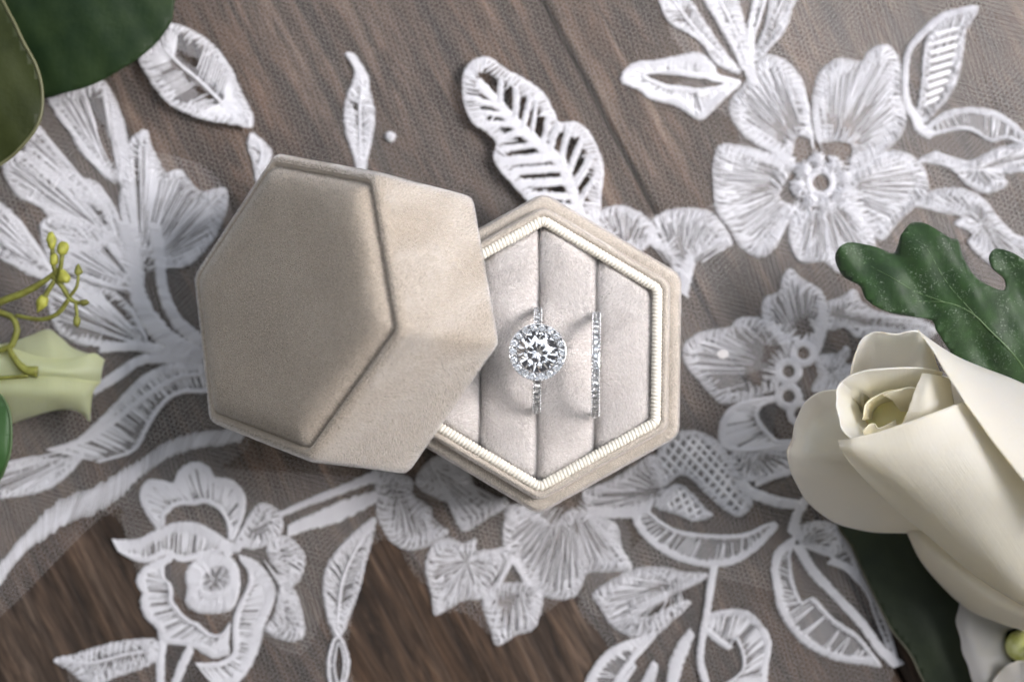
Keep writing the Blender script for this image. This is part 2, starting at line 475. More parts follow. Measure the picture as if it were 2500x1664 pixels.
lace = thing('lace_fabric', 'white floral embroidered lace on sheer tulle spread over the brown wood', 'lace fabric', (0, 0, .3))
def flat(name, pts, z, mat, parent, closed_spline=True):
    p = spline(pts, True, 2.0) if closed_spline else np.asarray(pts)
    bm = bmesh.new(); vv = [bm.verts.new((x, y, z)) for x, y in p]
    fc = bm.faces.new(vv); bmesh.ops.triangulate(bm, faces=[fc]); bm.verts.index_update()
    V = [tuple(v.co) for v in bm.verts]; F = [[v.index for v in f.verts] for f in bm.faces]; bm.free()
    return mk(name, V, F, mat, parent, smooth=False)
def D(pts, z=.5): return np.array([tuple(P(x, y, z))[:2] for x, y in pts])
# sheer veil: everything but the bare wood along the lower edge
flat('sheer_tulle', D([(-250, -200), (2600, -200), (2600, 1180), (2250, 1250), (2050, 1400), (1960, 1420), (1700, 1340), (1480, 1330), (1380, 1420),
      (1290, 1340), (1180, 1420), (1060, 1380), (960, 1330), (880, 1200), (780, 1290), (700, 1500), (560, 1440), (330, 1330), (300, 1250), (240, 1180), (60, 1230), (-250, 1420)]), .22, M_veil, lace)
# denser net that carries the embroidery
nets = [D([(1540, 60), (1640, -60), (2600, -60), (2600, 1200), (2000, 1220), (2060, 1540), (1900, 1700), (1330, 1700), (1400, 1500), (1330, 1380), (1480, 1230), (1420, 1120),
           (1560, 900), (1520, 560), (1400, 500), (1640, 470), (1690, 280), (1500, 230), (1600, 160)]),
        D([(110, 220), (300, 330), (520, 440), (540, 900), (560, 1040), (250, 1180), (-100, 1400), (-100, 300)]),
        D([(280, 1180), (380, 1060), (560, 1080), (860, 1100), (1200, 1160), (1420, 1180), (1440, 1300), (1320, 1360), (1240, 1420), (1150, 1470), (1070, 1410), (1000, 1400), (960, 1290), (860, 1250),
           (800, 1480), (790, 1650), (340, 1650), (150, 1550), (350, 1480), (330, 1340)])]
for i, n_ in enumerate(nets): flat('applique_net', n_, .30 + .02 * i, M_net, lace)

def one(name, fn, label=None):
    s = Stitch(); fn(s); return s.build(name, lace, label)

# --- upper left leaf and grasses (region 1)
one('embroidered_leaf', lambda s: s.leaf(M(1, [(1100, 160), (1250, 215), (1370, 300), (1480, 440), (1550, 600), (1620, 740), (1610, 820), (1500, 800), (1350, 780), (1180, 720), (1060, 640), (960, 500), (890, 350), (1000, 290), (1060, 230)]),
    M(1, [(1060, 330), (1180, 440), (1300, 540), (1420, 660)]), 1.9, .34, .95, [M(1, [(1120, 310), (1270, 390), (1290, 450), (1180, 400)]), M(1, [(1190, 490), (1300, 580), (1410, 650), (1330, 640), (1230, 560)])], .8),
    'folded pointed embroidered leaf under the blue green leaf').location.z = 2.2 * S
def f(s):
    s.leaf(M(1, [(1600, 850), (1680, 900), (1735, 980), (1700, 1060), (1640, 1160), (1610, 1020), (1580, 930)]), M(1, [(1640, 890), (1670, 980), (1650, 1080)]), 1.5, .4)
one('embroidered_leaf', f)
def f(s):
    s.petal(M(1, [(300, 620), (420, 580), (550, 540), (660, 520), (740, 650), (790, 780), (820, 920), (810, 1050), (770, 1150), (700, 1130), (600, 1050), (500, 950), (440, 830), (360, 720)]),
            M(1, [(760, 1200)])[0], 1.9, .5, .95, .36, [M(1, [(560, 680), (660, 800), (720, 950), (740, 1060), (690, 1020), (620, 860)])])
    s.petal(M(1, [(230, 800), (320, 900), (400, 1030), (500, 1120), (620, 1170), (720, 1300), (760, 1420), (640, 1320), (500, 1220), (380, 1140), (260, 1080), (160, 960)]), M(1, [(740, 1400)])[0], 1.7, .5, .95, .38)
    s.petal(M(1, [(20, 1090), (60, 1010), (150, 970), (260, 1090), (400, 1130), (560, 1230), (680, 1330), (740, 1500), (640, 1568), (520, 1600), (380, 1600), (310, 1390), (230, 1300), (110, 1250)]), M(1, [(760, 1560)])[0], 1.9, .45, .95, .42,
            [M(1, [(560, 1240), (640, 1300), (700, 1480), (650, 1450)]), M(1, [(150, 980), (210, 1000), (270, 1060), (200, 1040)])])
    s.petal(M(1, [(830, 900), (930, 830), (965, 930), (1010, 1020), (1060, 1100), (1150, 1085), (1220, 1170), (1290, 1225), (1430, 1200), (1450, 1300), (1410, 1430), (1340, 1560), (1180, 1700), (980, 1660), (820, 1500), (760, 1320), (790, 1100)]),
            M(4, [(900, 420)])[0], 2.0, .45, .95, .42, [M(1, [(860, 1050), (930, 1080), (940, 1160), (870, 1200)])])
    s.petal(M(4, [(-60, 20), (0, -10), (90, 60), (170, 170), (230, 300), (330, 420), (300, 480), (150, 420), (0, 340), (-60, 300)]), M(4, [(400, 500)])[0], 1.8, .5, .95, .42, [M(4, [(0, 270), (80, 290), (120, 330), (30, 390), (-20, 380)])])
    s.petal(M(4, [(260, 120), (420, 60), (600, 120), (760, 220), (840, 380), (760, 520), (600, 500), (420, 420), (300, 330)]), M(4, [(900, 560)])[0], 1.6, .5, 1.0, .36, [M(4, [(630, 290), (700, 290), (755, 360), (740, 410), (660, 360)]), M(4, [(570, 430), (660, 450), (750, 490), (680, 500), (600, 470)])])
    s.petal(M(4, [(300, 480), (460, 470), (600, 520), (740, 560), (860, 700), (900, 900), (780, 930), (620, 900), (480, 880), (340, 760)]), M(4, [(960, 900)])[0], 1.6, .5, 1.0, .36, [M(4, [(640, 570), (770, 570), (860, 720), (760, 780), (750, 680)]), M(4, [(640, 740), (760, 760), (790, 830), (870, 890), (740, 905), (610, 840), (700, 830)])])
    s.band(M(4, [(800, 120), (850, 330), (880, 560), (960, 740), (1100, 880), (1290, 960)]), [4.5, 4.5, 3.6, 4.5, 4.5, 3.5])
    s.band(M(4, [(980, 120), (1020, 330), (1040, 540), (1130, 740), (1290, 880)]), [3.6, 2.6, 2.4, 2.8, 3.0])
    s.band(M(4, [(640, 920), (880, 900), (1080, 940), (1290, 960)]), [1.6, 2.2, 2.6, 3])
    s.band(M(4, [(600, 1180), (760, 1080), (900, 990), (1080, 980), (1290, 985)]), [2.2, 2.4, 2.2, 2.2, 2.4])
one('embroidered_flower', f, 'large embroidered flower left of the velvet lid')
def f(s):
    s.ribbon(M(4, [(300, 1560), (480, 1500), (600, 1400), (740, 1260), (900, 1100), (1060, 1020), (1290, 1000)]), M(4, [(640, 1640), (860, 1568), (960, 1400), (1060, 1260), (1170, 1200), (1290, 1200), (1330, 1190)]), 1.9, .45, .85)
    s.band(M(4, [(560, 1500), (760, 1350), (960, 1200), (1140, 1100), (1290, 1080)]), [1, 1.5, 1.4, 1.2, 1])
    s.petal(M(5, [(-60, 250), (100, 220), (300, 190), (420, 190), (520, 150), (470, 230), (380, 330), (250, 400), (100, 430), (-60, 430)]), M(5, [(560, 120)])[0], 1.6, .4, .9, .45)
one('embroidered_leaf', f)
one('embroidered_stem', lambda s: s.band(M(5, [(1500, 50), (1350, 70), (1200, 90), (1020, 150), (860, 260), (720, 370), (560, 460), (400, 520), (270, 610), (130, 740), (50, 840), (-60, 980)]), [3.2, 3.4, 3.6, 3.2, 3.0, 4.6, 5.4, 5.4, 4.6, 2.8, 2.8, 3.4], .68, .9), 'long curving embroidered stem below the lid')

# --- rose at lower left (region 5)
def f(s):
    s.ribbon(M(5, [(960, 630), (890, 520), (855, 420), (900, 335), (980, 330), (1060, 345), (1100, 270), (1180, 220), (1270, 240), (1320, 310), (1400, 320), (1470, 370), (1505, 450), (1490, 560), (1440, 690)]),
             M(5, [(1010, 600), (1010, 560), (1020, 540), (1040, 520), (1060, 500), (1080, 490), (1110, 480), (1150, 480), (1200, 480), (1260, 470), (1310, 490), (1350, 520), (1380, 570), (1395, 620), (1400, 690)]), 2.0, .5, .8)
    s.ribbon(M(5, [(690, 690), (760, 695), (850, 690), (950, 640), (1080, 590), (1200, 590), (1310, 640), (1440, 730)]), M(5, [(730, 770), (800, 810), (860, 830), (920, 830), (1020, 790), (1110, 830), (1220, 810), (1400, 760)]), 2.6, .5, .85)
    s.ribbon(M(5, [(1060, 780), (940, 830), (860, 890), (840, 960), (870, 1020), (860, 1080), (890, 1170), (960, 1240), (990, 1320), (1100, 1340), (1200, 1360), (1300, 1420), (1400, 1400)]),
             M(5, [(1050, 830), (1010, 850), (1005, 880), (1010, 930), (1050, 970), (1060, 1020), (1060, 1070), (1110, 1140), (1170, 1190), (1220, 1210), (1290, 1270), (1360, 1270), (1410, 1200)]), 1.9, .5, .85)
    s.ribbon(M(5, [(1470, 790), (1560, 820), (1640, 900), (1690, 1000), (1670, 1100), (1620, 1230), (1600, 1320), (1560, 1430), (1500, 1530), (1420, 1600), (1320, 1600)]),
             M(5, [(1480, 830), (1515, 880), (1525, 940), (1500, 1020), (1450, 1120), (1430, 1220), (1430, 1320), (1420, 1400), (1350, 1440), (1280, 1450), (1200, 1450)]), 2.6, .45, .85)
    s.ribbon(M(5, [(1200, 820), (1290, 785), (1380, 785), (1440, 830), (1470, 920), (1460, 1040), (1420, 1120), (1320, 1145), (1200, 1135), (1140, 1080), (1150, 1000), (1140, 900)]),
             M(5, [(1270, 880), (1310, 855), (1360, 850), (1395, 870), (1410, 920), (1400, 970), (1370, 1005), (1320, 1020), (1270, 1015), (1245, 990), (1240, 960), (1245, 915)]), 3.0, .35, .9, True)
    s.petal(M(5, [(1260, 880), (1320, 850), (1390, 860), (1410, 940), (1360, 1010), (1280, 1020), (1240, 960)]), M(5, [(1320, 940)])[0], .5, .3, .9, .5)
    s.petal(M(5, [(1450, 710), (1500, 600), (1560, 500), (1620, 470), (1700, 510), (1735, 580), (1720, 660), (1650, 720), (1550, 750)]), M(5, [(1450, 730)])[0], 2.4, .3, .8, .5)
    s.petal(M(5, [(1640, 730), (1740, 670), (1830, 730), (1870, 820), (1840, 930), (1780, 990), (1710, 970), (1700, 880), (1650, 800)]), M(5, [(1560, 760)])[0], 2.4, .3, .7, .5)
    s.petal(M(5, [(1720, 980), (1800, 1000), (1850, 1130), (1865, 1280), (1760, 1315), (1630, 1250), (1690, 1140)]), M(5, [(1730, 990)])[0], 2.6, .3, .8, .5, [M(5, [(1690, 1080), (1705, 1080), (1700, 1180), (1650, 1220)])])
    s.band(M(5, [(1000, 1320), (985, 1450), (985, 1620)]), [1.8, 1.9, 2.0]); s.band(M(5, [(1170, 1360), (1120, 1460), (1060, 1620)]), [2.0, 2.0, 2.0])
    s.leaf(M(5, [(330, 1430), (450, 1400), (600, 1350), (780, 1310), (960, 1310), (960, 1430), (850, 1490), (700, 1540), (560, 1600), (430, 1500)]), M(5, [(380, 1440), (560, 1450), (760, 1400), (940, 1370)]), 2.3, .4, .75)
    s.band(M(5, [(1480, 740), (1420, 740), (1380, 780)]), [2.5, 3, 2.5])
one('embroidered_rose', f, 'embroidered open rose near the bottom left corner')
# --- stems to the leaf spray below the lid (regions 5, 6)
def f(s):
    s.band(M(6, [(-290, 540), (-130, 470), (0, 420), (130, 370), (300, 300)]), [1.4, 1.5, 1.8, 2.0, 2.6])
    s.band(M(6, [(-240, 640), (-120, 590), (0, 550), (130, 500), (300, 430)]), [2.4, 3.2, 4.0, 3.8, 2.6])
    s.leaf(M(6, [(290, 560), (150, 660), (50, 770), (-20, 900), (-20, 1080), (40, 1290), (90, 1270), (150, 1120), (200, 980), (235, 830), (275, 680)]), M(6, [(270, 600), (160, 780), (90, 950), (60, 1200)]), 1.6, .36, .9)
    s.ribbon(M(6, [(60, 1270), (10, 1370), (-5, 1480), (20, 1600), (80, 1620), (130, 1500), (125, 1390)]), M(6, [(65, 1330), (50, 1400), (45, 1480), (60, 1560), (80, 1560), (95, 1480), (90, 1390)]), .8, .8, .2, True)
one('embroidered_leaf', f, 'drooping embroidered leaf right of the lace rose')
def f(s):
    s.petal(M(6, [(290, 290), (300, 420), (300, 530), (340, 630), (400, 715), (490, 755), (590, 740), (690, 690), (740, 640), (640, 590), (630, 500), (520, 420), (520, 330), (400, 280)]), M(6, [(430, 360)])[0], 2.6, .35, .85, .45, [M(6, [(520, 400), (640, 480), (600, 520), (530, 470)])])
    s.petal(M(6, [(540, 320), (640, 200), (760, 180), (860, 280), (920, 400), (1000, 450), (1090, 440), (1100, 490), (980, 560), (850, 640), (790, 590), (790, 500), (680, 440), (580, 390)]), M(6, [(640, 250)])[0], 2.4, .5, 1, .36)
    s.petal(M(6, [(600, 860), (630, 750), (700, 690), (770, 690), (830, 720), (910, 690), (900, 760), (960, 760), (1040, 750), (1120, 730), (1090, 810), (1050, 890), (1000, 970), (960, 1055), (850, 1060), (750, 1110), (660, 1155), (640, 1040), (615, 950)]),
            M(6, [(860, 830)])[0], 1.9, .45, 1, .38, [M(6, [(650, 800), (690, 790), (690, 940), (660, 940)])])
    s.petal(M(6, [(950, 1090), (1000, 990), (1120, 960), (1240, 960), (1315, 1010), (1310, 1120), (1260, 1240), (1150, 1280), (1040, 1345), (1000, 1240)]), M(6, [(1130, 800)])[0], 2.2, .25, .55, .45)
    s.band(M(6, [(1040, 980), (1090, 880), (1130, 800), (1180, 880), (1240, 980)]), [1.4, 1.5, 2, 1.5, 1.6])
    s.petal(M(6, [(1120, 480), (1080, 620), (1080, 720), (1150, 850), (1240, 980), (1370, 1050), (1480, 1055), (1550, 1000), (1590, 900), (1720, 890), (1855, 880), (1850, 820), (1800, 740), (1770, 600), (1650, 560), (1560, 520), (1480, 520), (1380, 600), (1290, 540)]),
            M(6, [(1480, 420)])[0], 2.2, .3, .85, .4, [M(6, [(1390, 600), (1480, 540), (1440, 590)])])
one('embroidered_flower', f, 'embroidered petal spray just below the open box base')
# --- lower right leaves (region 7)
def f(s):
    s.petal(M(7, [(170, 480), (250, 440), (340, 400), (460, 330), (570, 260), (610, 320), (630, 440), (710, 480), (640, 540), (520, 570), (400, 610), (230, 600)]), M(7, [(640, 470)])[0], 1.8, .3, .8, .5)
    s.dots(M(7, [(720, 130), (850, 130), (970, 200), (1050, 330), (1090, 450), (1150, 540), (1070, 615), (970, 560), (880, 480), (790, 390), (720, 380), (640, 440), (600, 380), (610, 220)]), 1.7, 1.7, 1.0)
    s.dots(M(7, [(640, 470), (720, 430), (800, 480), (870, 560), (920, 610), (820, 640), (760, 620), (680, 590), (600, 560)]), 1.1, 1.6, .6)
    s.band(M(7, [(1080, 410), (1140, 470), (1230, 510), (1320, 535), (1410, 545)]), [2.2, 2.4, 2.6, 2.4, 2])
    s.band(M(7, [(1170, 430), (1280, 380), (1420, 340)]), [1.2, 1.4, 1.4])
    s.band(M(7, [(1470, 500), (1410, 600), (1380, 720)]), [2.2, 2.2, 2.6])
    s.band(M(7, [(200, 590), (330, 590), (460, 590), (560, 560)]), [3, 2.5, 2.5, 2.2])
one('embroidered_flower', f, 'embroidered petals with pinholes at the lower right corner of the base')
one('embroidered_leaf', lambda s: (s.ribbon(M(7, [(450, 590), (480, 680), (560, 770), (680, 850), (800, 890), (930, 905), (1060, 880), (1180, 800), (1260, 720), (1300, 670)]), M(7, [(560, 590), (620, 640), (700, 685), (780, 705), (860, 715), (950, 720), (1040, 720), (1140, 700), (1220, 660), (1275, 645)]), 1.7, .6, .6)),
    'crescent shaped embroidered leaf left of the cream rose')
def f(s):
    s.petal(M(7, [(235, 1055), (380, 960), (480, 915), (620, 905), (760, 935), (890, 945), (830, 1000), (700, 1055), (640, 1100), (560, 1140), (450, 1180), (560, 1190), (700, 1120), (790, 1100), (770, 1140), (690, 1210), (600, 1285), (440, 1300), (330, 1230), (270, 1130)]), M(7, [(700, 1010)])[0], 2.2, .4, .9, .42,
            [M(7, [(460, 1170), (560, 1150), (640, 1090), (720, 1090), (640, 1140), (560, 1180)])])
    s.band(M(7, [(930, 890), (905, 1040), (885, 1180), (860, 1320), (850, 1450), (890, 1600)]), [1.8, 1.8, 1.6, 1.6, 1.7, 1.8])
    s.ribbon(M(7, [(880, 1180), (1000, 1150), (1120, 1160), (1200, 1230), (1255, 1330), (1240, 1480), (1230, 1600)]), M(7, [(890, 1270), (960, 1340), (1010, 1370), (1050, 1320), (1090, 1420), (1080, 1510), (960, 1600)]), 1.6, .55, .7)
    s.band(M(7, [(890, 1270), (960, 1330), (1020, 1370)]), [1.6, 1.6, 1.4])
    s.ribbon(M(7, [(600, 1280), (420, 1330), (300, 1400), (220, 1500), (170, 1600)]), M(7, [(580, 1320), (500, 1410), (440, 1480), (400, 1540), (370, 1600)]), 2.4, .6, .55)
    s.band(M(7, [(800, 1280), (745, 1380), (705, 1480), (680, 1620)]), [1.8, 3.0, 3.0, 2.4]); s.band(M(7, [(590, 1460), (560, 1540), (520, 1620)]), [1.6, 2.6, 2.4]); s.band(M(7, [(470, 1470), (420, 1540), (380, 1620)]), [1.2, 1.6, 1.8])
one('embroidered_leaf', f, 'cluster of embroidered leaves at the bottom right of the lace')
def f(s):
    s.ribbon(M(7, [(1400, 720), (1290, 800), (1260, 900), (1270, 1000), (1300, 1150), (1370, 1270), (1460, 1360), (1600, 1430), (1740, 1460), (1890, 1480)]),
             M(7, [(1390, 780), (1370, 830), (1370, 880), (1390, 1000), (1440, 1110), (1500, 1080), (1550, 1130), (1630, 1210), (1760, 1300), (1870, 1440)]), 1.9, .6, .65)
    s.band(M(7, [(1410, 780), (1500, 930), (1640, 1080), (1780, 1230), (1890, 1380), (1990, 1470)]), [2.4, 2.2, 2.0, 2.0, 2.0, 2.4])
    s.ribbon(M(7, [(1640, 690), (1720, 800), (1790, 960), (1870, 1100), (1940, 1250), (1995, 1470)]), M(7, [(1500, 800), (1620, 860), (1700, 940), (1800, 1050), (1850, 1180), (1950, 1440)]), 1.2, .6, .6)
    s.petal(M(7, [(1380, 720), (1440, 660), (1540, 640), (1640, 670), (1710, 780), (1600, 840), (1480, 800)]), M(7, [(1420, 760)])[0], 1.8, .4, .9, .45)
    s.band(M(7, [(1600, 870), (1700, 910), (1790, 1000), (1840, 1100)]), [1.6, 1.8, 1.6, 1.2])
one('embroidered_leaf', f, 'large embroidered leaf at the trimmed lace edge below the rose')
# --- beaded flower beside the rose (region 8)
def f(s):
    s.petal(M(8, [(860, 145), (940, 215), (1050, 280), (1090, 380), (1060, 500), (1040, 600), (990, 640), (880, 610), (800, 570), (720, 530), (680, 440), (700, 335), (790, 290), (810, 210)]), M(8, [(950, 700)])[0], 1.9, .25, .65, .5,
            [M(8, [(880, 520), (920, 470), (970, 440), (1010, 490), (990, 590), (920, 600), (880, 570)])])
    s.petal(M(8, [(180, 640), (270, 560), (400, 530), (480, 520), (530, 465), (640, 455), (720, 490), (850, 590), (860, 650), (790, 760), (780, 900), (640, 960), (500, 1000), (400, 990), (280, 860), (190, 750)]), M(8, [(820, 790)])[0], 2.2, .3, .8, .48,
            [M(8, [(690, 640), (840, 640), (830, 690), (740, 760), (680, 740)]), M(8, [(540, 830), (660, 790), (740, 820), (770, 900), (640, 930), (590, 870)])])
    s.ribbon(M(8, [(790, 950), (600, 980), (480, 1030), (410, 1140), (410, 1250), (490, 1310), (620, 1310), (770, 1290), (920, 1270)]), M(8, [(790, 990), (700, 1010), (660, 1050), (660, 1100), (680, 1130), (700, 1160), (740, 1200), (790, 1240), (900, 1230)]), 1.9, .5, .85)
    s.petal(M(8, [(490, 1320), (620, 1320), (880, 1280), (960, 1350), (880, 1450), (700, 1490), (580, 1500), (470, 1430)]), M(8, [(620, 1300)])[0], 1.6, .4, .9, .45, [M(8, [(490, 1340), (550, 1340), (550, 1440), (500, 1420)])])
    for c in ((945, 685), (850, 800), (850, 960), (925, 1070)): s.ring(M(8, [c])[0], 3.0, 1.4)
    s.ring(M(8, [(1040, 1110)])[0], 3, 1.4)
    s.petal(M(8, [(1070, 380), (1180, 330), (1270, 280), (1320, 360), (1420, 420), (1560, 450), (1700, 470), (1790, 540), (1720, 600), (1580, 560), (1400, 580), (1280, 580), (1220, 520), (1090, 530)]), M(8, [(1150, 450)])[0], 1.8, .3, .7, .45)
    s.band(M(8, [(1060, 360), (1070, 480), (1050, 600), (1010, 700)]), [2, 2.2, 2.2, 2.0])
    s.petal(M(8, [(1020, 720), (1090, 690), (1160, 690), (1220, 640), (1240, 690), (1210, 750), (1310, 770), (1310, 870), (1240, 910), (1100, 930), (1000, 920), (1040, 820)]), M(8, [(1140, 820)])[0], 2, .5, 1.0, .38, [M(8, [(960, 830), (1060, 800), (1060, 900), (980, 920)])])
one('embroidered_flower', f, 'embroidered flower with a ring of eyelets between the box and the rose')
# --- big five petal flower at upper right (region 3)
def f(s):
    ce = M(3, [(1130, 1000)])[0]
    s.petal(M(3, [(960, 850), (840, 820), (720, 750), (640, 640), (640, 540), (710, 460), (750, 380), (830, 305), (930, 330), (1000, 400), (1040, 480), (1055, 580), (1070, 680), (1080, 760), (1000, 740)]), M(3, [(1090, 900)])[0], 2.4, .3, .62, .34)
    s.petal(M(3, [(1110, 770), (1080, 620), (1090, 500), (1130, 390), (1230, 320), (1350, 340), (1390, 280), (1480, 245), (1550, 310), (1565, 420), (1560, 500), (1595, 620), (1570, 730), (1500, 810), (1400, 880), (1290, 950), (1300, 800), (1200, 770)]), M(3, [(1180, 880)])[0], 2.8, .3, .66, .34)
    s.petal(M(3, [(980, 870), (830, 830), (710, 800), (580, 795), (540, 900), (545, 1040), (560, 1150), (640, 1260), (700, 1360), (800, 1405), (890, 1340), (940, 1220), (1010, 1150), (900, 1080), (950, 960)]), M(3, [(1040, 1000)])[0], 2.8, .35, .7, .34)
    s.petal(M(3, [(1020, 1160), (960, 1210), (960, 1330), (1020, 1430), (1150, 1430), (1240, 1490), (1400, 1410), (1420, 1300), (1350, 1180), (1260, 1080), (1140, 1140)]), M(3, [(1120, 1020)])[0], 2.0, .35, .75, .34)
    s.petal(M(3, [(1260, 990), (1380, 900), (1480, 830), (1600, 840), (1690, 920), (1715, 1040), (1660, 1120), (1560, 1200), (1470, 1310), (1400, 1260), (1290, 1100)]), M(3, [(1170, 1010)])[0], 2.4, .3, .75, .34)
    for i in range(8):
        a = i * math.pi / 4 + .2; s.knot(ce + np.array([math.cos(a), math.sin(a)]) * 4.9, 1.75)
    s.ring(ce, 3.4, 1.9)
one('embroidered_flower', f, 'large five petalled embroidered flower at the upper right')
def f(s):
    s.ribbon(M(3, [(35, 440), (100, 350), (230, 330), (380, 300), (460, 290), (540, 350), (570, 410), (690, 450), (620, 520), (550, 590), (470, 655), (340, 580), (200, 540), (130, 490)]),
             M(3, [(170, 415), (200, 405), (280, 405), (380, 415), (440, 425), (500, 430), (540, 445), (600, 455), (560, 475), (520, 480), (450, 485), (380, 475), (290, 465), (220, 440)]), 2.2, .4, .9, True)
one('embroidered_leaf', f, 'boat shaped embroidered leaf with a dark slit left of the big flower')
def f(s):
    s.leaf(M(3, [(470, -60), (560, 120), (640, 260), (700, 380), (760, 380), (745, 260), (715, 140), (640, -60)]), M(3, [(550, -40), (650, 150), (720, 340)]), 1.8, .3, 1)
    s.leaf(M(3, [(240, -60), (290, 110), (400, 180), (480, 240), (560, 350), (690, 400), (600, 280), (500, 130), (360, -60)]), M(3, [(320, 0), (450, 170), (620, 350)]), 1.2, .4, .8)
    s.ribbon(M(3, [(770, -60), (735, 120), (725, 240), (745, 340)]), M(3, [(850, -60), (800, 100), (770, 200), (765, 330)]), 1.3, .6, .5)
    s.petal(M(3, [(1010, -60), (970, 50), (940, 150), (880, 230), (780, 330), (750, 320), (800, 200), (840, 100), (870, -60)]), M(3, [(780, 330)])[0], 1.4, .3, .6, .5)
    s.band(M(3, [(720, 300), (740, 380), (760, 460)]), [2.6, 2.6, 2.2])
one('embroidered_leaf', f, 'embroidered leaf blades cut by the top edge of the photo')
def f(s):
    s.band(M(3, [(1960, 45), (1800, 90), (1690, 180), (1610, 280), (1590, 420), (1600, 560), (1660, 660)]), [1.2, 1.6, 1.6, 1.5, 1.5, 1.6, 2.2])
    s.petal(M(3, [(1990, 40), (1925, 150), (1905, 280), (1885, 400), (1840, 510), (1760, 610), (1700, 670), (1655, 640), (1675, 500), (1690, 380), (1700, 240), (1770, 130), (1860, 70)]), M(3, [(1690, 660)])[0], 1.3, .15, .4, .5)
    for i in range(9):
        t = i / 9; a = M(3, [(1890 - 20 * t - 120 * t * t, 150 + 430 * t)])[0]; b = M(3, [(1730 - 40 * t, 200 + 420 * t)])[0]; s.th(a, b, .9, .5, .3)
    s.ribbon(M(3, [(1690, 700), (1800, 620), (1930, 590), (2080, 610), (2180, 670), (2280, 760)]), M(3, [(1720, 750), (1850, 715), (1950, 715), (2060, 775), (2150, 760), (2280, 820)]), 1.4, .7, .6)
    s.band(M(3, [(1640, 640), (1690, 720), (1740, 740)]), [1.6, 2.6, 1.8])
one('embroidered_leaf', f, 'looped pair of embroidered leaves right of the big flower')
def f(s):
    s.petal(M(3, [(1660, 880), (1760, 830), (1850, 870), (1950, 880), (2100, 810), (2260, 790), (2300, 920), (2140, 950), (2145, 1010), (2040, 1055), (1930, 1010), (1850, 930), (1760, 890)]), M(3, [(2000, 920)])[0], 1.6, .4, 1, .42)
    s.petal(M(3, [(1650, 1120), (1740, 1045), (1880, 1030), (2010, 1080), (2100, 1190), (2200, 1290), (2280, 1310), (2280, 1430), (2120, 1480), (1940, 1340), (1960, 1280), (1860, 1220), (1910, 1180), (1780, 1150)]), M(3, [(2020, 1230)])[0], 1.8, .4, .95, .42)
one('embroidered_leaf', f, 'two ragged embroidered leaves above the green lobed leaf')
# --- leaf above the base and petals behind it (region 2, 3)
def f(s):
    s.leaf(M(2, [(115, 345), (170, 350), (220, 420), (260, 500), (265, 570), (285, 650), (300, 750), (285, 880), (260, 980), (240, 1090), (190, 1090), (160, 980), (120, 860), (105, 740), (120, 620), (160, 520), (170, 440)]), M(2, [(150, 380), (215, 520), (205, 700), (210, 1040)]), 1.9, .34, .95, [M(2, [(170, 640), (205, 640), (205, 800), (180, 800)])])
one('embroidered_leaf', f, 'narrow upright embroidered leaf above the velvet lid')
def f(s):
    p = M(2, [(865, 600), (870, 480), (930, 400), (1030, 380), (1130, 450), (1260, 520), (1370, 600), (1440, 720), (1470, 790), (1580, 790), (1660, 850), (1720, 960), (1755, 1080), (1740, 1250), (1720, 1420), (1600, 1420), (1460, 1380), (1300, 1300), (1235, 1240), (1180, 1180), (1110, 1100), (1060, 1010), (1080, 920), (1020, 850), (930, 790), (880, 690)])
    s.border(spline(p, True, .27), 2.6, True)
    mid = [(960, 520), (1080, 660), (1200, 800), (1350, 930), (1480, 1040), (1550, 1200), (1620, 1400)]
    s.band(M(2, mid), [1.4, 2.2, 2.6, 2.6, 2.6, 2.4, 2.4])
    for a, b, w in (((1100, 660), (1110, 510), 1.5), ((1190, 770), (1200, 570), 1.5), ((1240, 830), (1290, 620), 1.4), ((1300, 860), (1330, 650), 1.0), ((1370, 930), (1410, 740), 1.6), ((1420, 960), (1470, 800), 1.6), ((1490, 1050), (1540, 830), 1.5), ((1530, 1120), (1620, 900), 1.5),
                    ((1560, 1200), (1680, 1000), 1.8), ((1600, 1300), (1720, 1120), 1.4), ((1050, 640), (960, 560), 1.2), ((1080, 690), (930, 640), 1.3), ((1130, 750), (960, 720), 1.2), ((1180, 800), (1010, 800), 1.5), ((1230, 850), (1090, 900), 1.8), ((1330, 930), (1110, 960), 1.4),
                    ((1420, 1010), (1100, 1040), 2.2), ((1480, 1080), (1180, 1100), 1.8), ((1520, 1160), (1230, 1180), 2.0), ((1560, 1260), (1280, 1250), 1.6), ((1580, 1330), (1330, 1310), 1.5)):
        s.band(M(2, [a, ((a[0] + b[0]) / 2 + random.uniform(-12, 12), (a[1] + b[1]) / 2), b]), w)
one('embroidered_leaf', f, 'broad ribbed embroidered leaf behind the box base').location.z = 2.2 * S
def f(s):
    s.petal(M(2, [(1700, 1440), (1740, 1350), (1800, 1320), (1890, 1315), (1980, 1350), (2060, 1420), (2100, 1500), (2000, 1600), (1850, 1580)]), M(2, [(1900, 1640)])[0], 1.8, .3, .8, .55)
    s.petal(M(3, [(185, 1230), (270, 1160), (400, 1140), (520, 1160), (600, 1240), (640, 1340), (520, 1365), (430, 1430), (380, 1560), (330, 1580), (300, 1400), (200, 1340)]), M(3, [(360, 1500)])[0], 2.4, .3, .8, .45, [M(3, [(240, 1390), (350, 1420), (350, 1440), (250, 1410)])])
    s.band(M(3, [(420, 1420), (390, 1500), (370, 1600)]), [2.6, 3, 3])
one('embroidered_flower', f, 'embroidered petals peeking out at the upper right edge of the base')
one('tulle_dot', lambda s: s.knot(M(2, [(400, 875)])[0], .95), 'lone white dot stitched on the sheer tulle')
